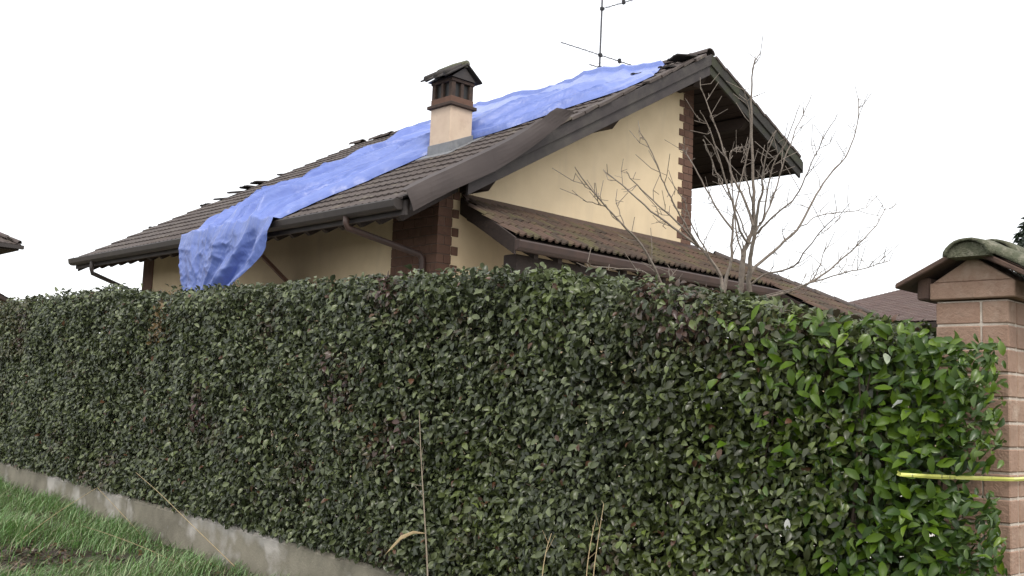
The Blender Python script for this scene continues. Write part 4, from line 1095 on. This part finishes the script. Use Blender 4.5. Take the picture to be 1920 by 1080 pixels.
# ------------------------------------------------------------------ grass verge
def blades(name, n, seed, xr, yr, hr, wr, cols, bendr, material, flat=.4):
    rg = np.random.default_rng(seed)
    x = rg.uniform(*xr, n); y = rg.uniform(*yr, n)
    g = np.array([ground_z(float(a), float(b)) for a, b in zip(x, y)])
    patch = vnoise(x, y, .9) + .5*vnoise(x+9, y, 2.5)
    bare = (np.hypot((x-3.95)/.7, (y-10.9)/1.0) < 1)
    keep = (rg.uniform(0, 1, n) < np.clip(.75+patch*.9, .12, 1)) & ~(bare & (rg.uniform(0, 1, n) < .85))
    x, y, g, patch = x[keep], y[keep], g[keep], patch[keep]; n = len(x)
    h = rg.uniform(*hr, n)*(1+.5*np.clip(patch, -.6, .8)); w = rg.uniform(*wr, n); a = rg.uniform(0, 2*pi, n); bd = rg.uniform(*bendr, n)
    a2 = rg.normal(-.9, .9, n); dx, dy = np.cos(a2), np.sin(a2); sx, sy = -dy, dx
    V = np.zeros((n, 7, 3))
    for k, t in enumerate((0, .4, .75, 1.0)):
        cx = x + dx*bd*h*t**1.8; cy_ = y + dy*bd*h*t**1.8; cz = g - .01 + h*(t - flat*bd*t*t*.6)
        ww = w*(1-t)**.6*.5
        if k < 3:
            V[:, 2*k] = np.stack([cx-sx*ww, cy_-sy*ww, cz], 1); V[:, 2*k+1] = np.stack([cx+sx*ww, cy_+sy*ww, cz], 1)
        else: V[:, 6] = np.stack([cx, cy_, cz], 1)
    Fq = [(0, 1, 3, 2), (2, 3, 5, 4), (4, 5, 6)]
    me = bpy.data.meshes.new(name)
    lt = np.concatenate([np.array(f) for f in Fq]); cnt = np.array([4, 4, 3])
    L = (lt[None, :] + (np.arange(n)*7)[:, None]).reshape(-1)
    me.vertices.add(n*7); me.vertices.foreach_set('co', V.astype(np.float32).reshape(-1))
    me.loops.add(len(L)); me.loops.foreach_set('vertex_index', L.astype(np.int32))
    tot = np.tile(cnt, n); st = np.concatenate([[0], np.cumsum(tot)[:-1]])
    me.polygons.add(len(tot)); me.polygons.foreach_set('loop_start', st.astype(np.int32)); me.polygons.foreach_set('loop_total', tot.astype(np.int32))
    me.update(calc_edges=True)
    ca = np.array(cols); pi_ = rg.integers(0, len(ca), n); c = ca[pi_]*rg.uniform(.7, 1.3, n)[:, None]
    at_ = me.attributes.new('col', 'FLOAT_COLOR', 'POINT'); c4 = np.ones((n, 7, 4), np.float32); c4[:, :, :3] = c[:, None, :]
    at_.data.foreach_set('color', c4.reshape(-1)); me.materials.append(material)
    return me
GC = [(.140, .290, .070), (.185, .340, .095), (.085, .180, .048), (.270, .350, .140), (.145, .285, .075)]
gme = blades('grass', 85000, 41, (1.8, 5.42), (6.5, 18.5), (.07, .25), (.005, .011), GC, (.3, 1.2), M['grass'])
tag(link('grass', gme, None), 'green tangled verge grass in front of the concrete wall', 'grass', kind='stuff')
DC = [(.26, .22, .12), (.20, .17, .09), (.14, .15, .06)]
dme = blades('dry_grass', 11000, 43, (1.8, 5.30), (6.5, 18.0), (.14, .42), (.004, .007), DC, (.8, 1.8), M['grass'], .7)
tag(link('dry_grass', dme, None), 'pale dry grass blades lying across the green verge', 'grass', kind='stuff')
# fallen leaves on the bare soil
rg = np.random.default_rng(51); n = 700
fx, fy = rg.normal(4.0, .35, n), rg.normal(10.9, .7, n); k2 = rg.uniform(0, 1, n) < .35
fx[k2] = rg.uniform(5.0, 5.33, k2.sum()); fy[k2] = rg.uniform(8, 17, k2.sum())
fz = np.array([ground_z(float(a), float(b)) for a, b in zip(fx, fy)]) + .012
xa, ya, za = frames(rg.normal(0, .35, (n, 3))+np.array((0, 0, 1)), rg.normal(0, 1, (n, 3)), n)
c_ = np.array([(.075, .042, .028), (.05, .032, .024), (.12, .07, .035)])[rg.integers(0, 3, n)]
lo = leaves_object('fallen_leaves', np.stack([fx, fy, fz], 1), xa, ya, za, rg.uniform(.05, .08, n), rg.uniform(.5, .8, n), c_, M['leaf'], None)
tag(lo, 'brown fallen leaves on the bare soil patch of the verge', 'fallen leaves')

# ------------------------------------------------------------------ dry stalks standing in front of the hedge
def stalk(label, px, depth0, depth1, r0, r1, material='greystalk', leaf=None, group=None, plume=None, sprigs=0, seed=0):
    n = len(px); pts = [at(x, y, depth0+(depth1-depth0)*i/(n-1)) for i, (x, y) in enumerate(px)]
    pts = smooth_path(pts)
    b_ = pts[0]
    root = thing('dry_stalk', b_, label, 'stalk', group)
    m = MB(); k = len(pts); m.tube(pts, [r0+(r1-r0)*i/(k-1) for i in range(k)], 6); m.build('stem', M[material], root, smooth=True)
    if leaf:
        lp = [at(x, y, d) for x, y, d in leaf[0]]; lm = MB(); kk = len(lp)
        for i, p in enumerate(lp):
            wd = leaf[1]*sin(pi*min(.97, max(.06, i/(kk-1))))
            lm.v += [tuple(p+UP*wd), tuple(p - UP*wd*.3 + FW*wd*.4), tuple(p-UP*wd)]
        lm.f = [(i*3+j, i*3+j+1, (i+1)*3+j+1, (i+1)*3+j) for i in range(kk-1) for j in range(2)]
        lf_ = lm.build('dry_leaf', M['straw'], root, smooth=True); lf_.modifiers.new('thick', 'SOLIDIFY').thickness = .0015
    rr = random.Random(seed)
    for i in range(sprigs):
        p = pts[rr.randrange(k//2, k)]; m = MB(); e = RT*rr.gauss(0, .05)+UP*rr.uniform(.02, .09)+FW*rr.gauss(0, .03)
        m.tube([p, p+e], [r1*.8, r1*.4], 4); m.build('sprig', M[material], root)
    return root
stalk('tall grey dry stalk with one curled pale leaf before the hedge', [(804, 1160), (802, 1080), (798, 1000), (793, 920), (789, 850), (786, 770)], 5.4, 5.6, .0055, .002,
      leaf=([(797, 1000, 5.42), (775, 998, 5.40), (752, 1008, 5.37), (735, 1026, 5.35), (722, 1040, 5.34)], .011), sprigs=7, seed=1)
stalk('left of the twin pale grass stems before the middle of the hedge', [(1096, 1160), (1099, 1080), (1105, 1030), (1116, 975)], 4.9, 5.0, .0035, .0015, 'straw', sprigs=2, seed=2)
stalk('right of the twin pale grass stems before the middle of the hedge', [(1108, 1160), (1112, 1080), (1120, 1020), (1132, 945)], 4.9, 5.05, .0035, .0015, 'straw', sprigs=2, seed=3)
stalk('short pale grass stem just left of the twin stems before the hedge', [(1012, 1160), (1016, 1080), (1024, 1030), (1034, 1000)], 4.9, 5.0, .0035, .0015, 'straw', sprigs=3, seed=4)
def on_ground(x, y):
    r = ray(x, y); t = 3.0
    while t < 30:
        p = E0 + r*t
        if p.z < ground_z(p.x, p.y): return t
        t += .03
    return 12
d_a = on_ground(28, 1022)
stalk('long straw stem rising from the grass towards the wall at far left', [(28, 1022), (100, 965), (181, 915)], d_a, d_a+1.2, .004, .0022, 'straw')
d_b = on_ground(275, 1015)
stalk('broken straw stem bent down from the peak of the leaning pair', [(275, 1015), (235, 970), (182, 914)], d_b, d_b+.9, .004, .0022, 'straw')
d_c = on_ground(440, 1062) 
stalk('longest straw stem leaning against the base of the hedge', [(440, 1062), (350, 975), (300, 925), (255, 886)], min(d_c, 9.6), 10.6, .004, .002, 'straw')
d_d = on_ground(355, 1068)
stalk('low straw stem lying across the grass below the wall', [(355, 1068), (280, 1030), (200, 1000), (150, 985)], d_d, d_d+1.6, .0035, .002, 'straw')
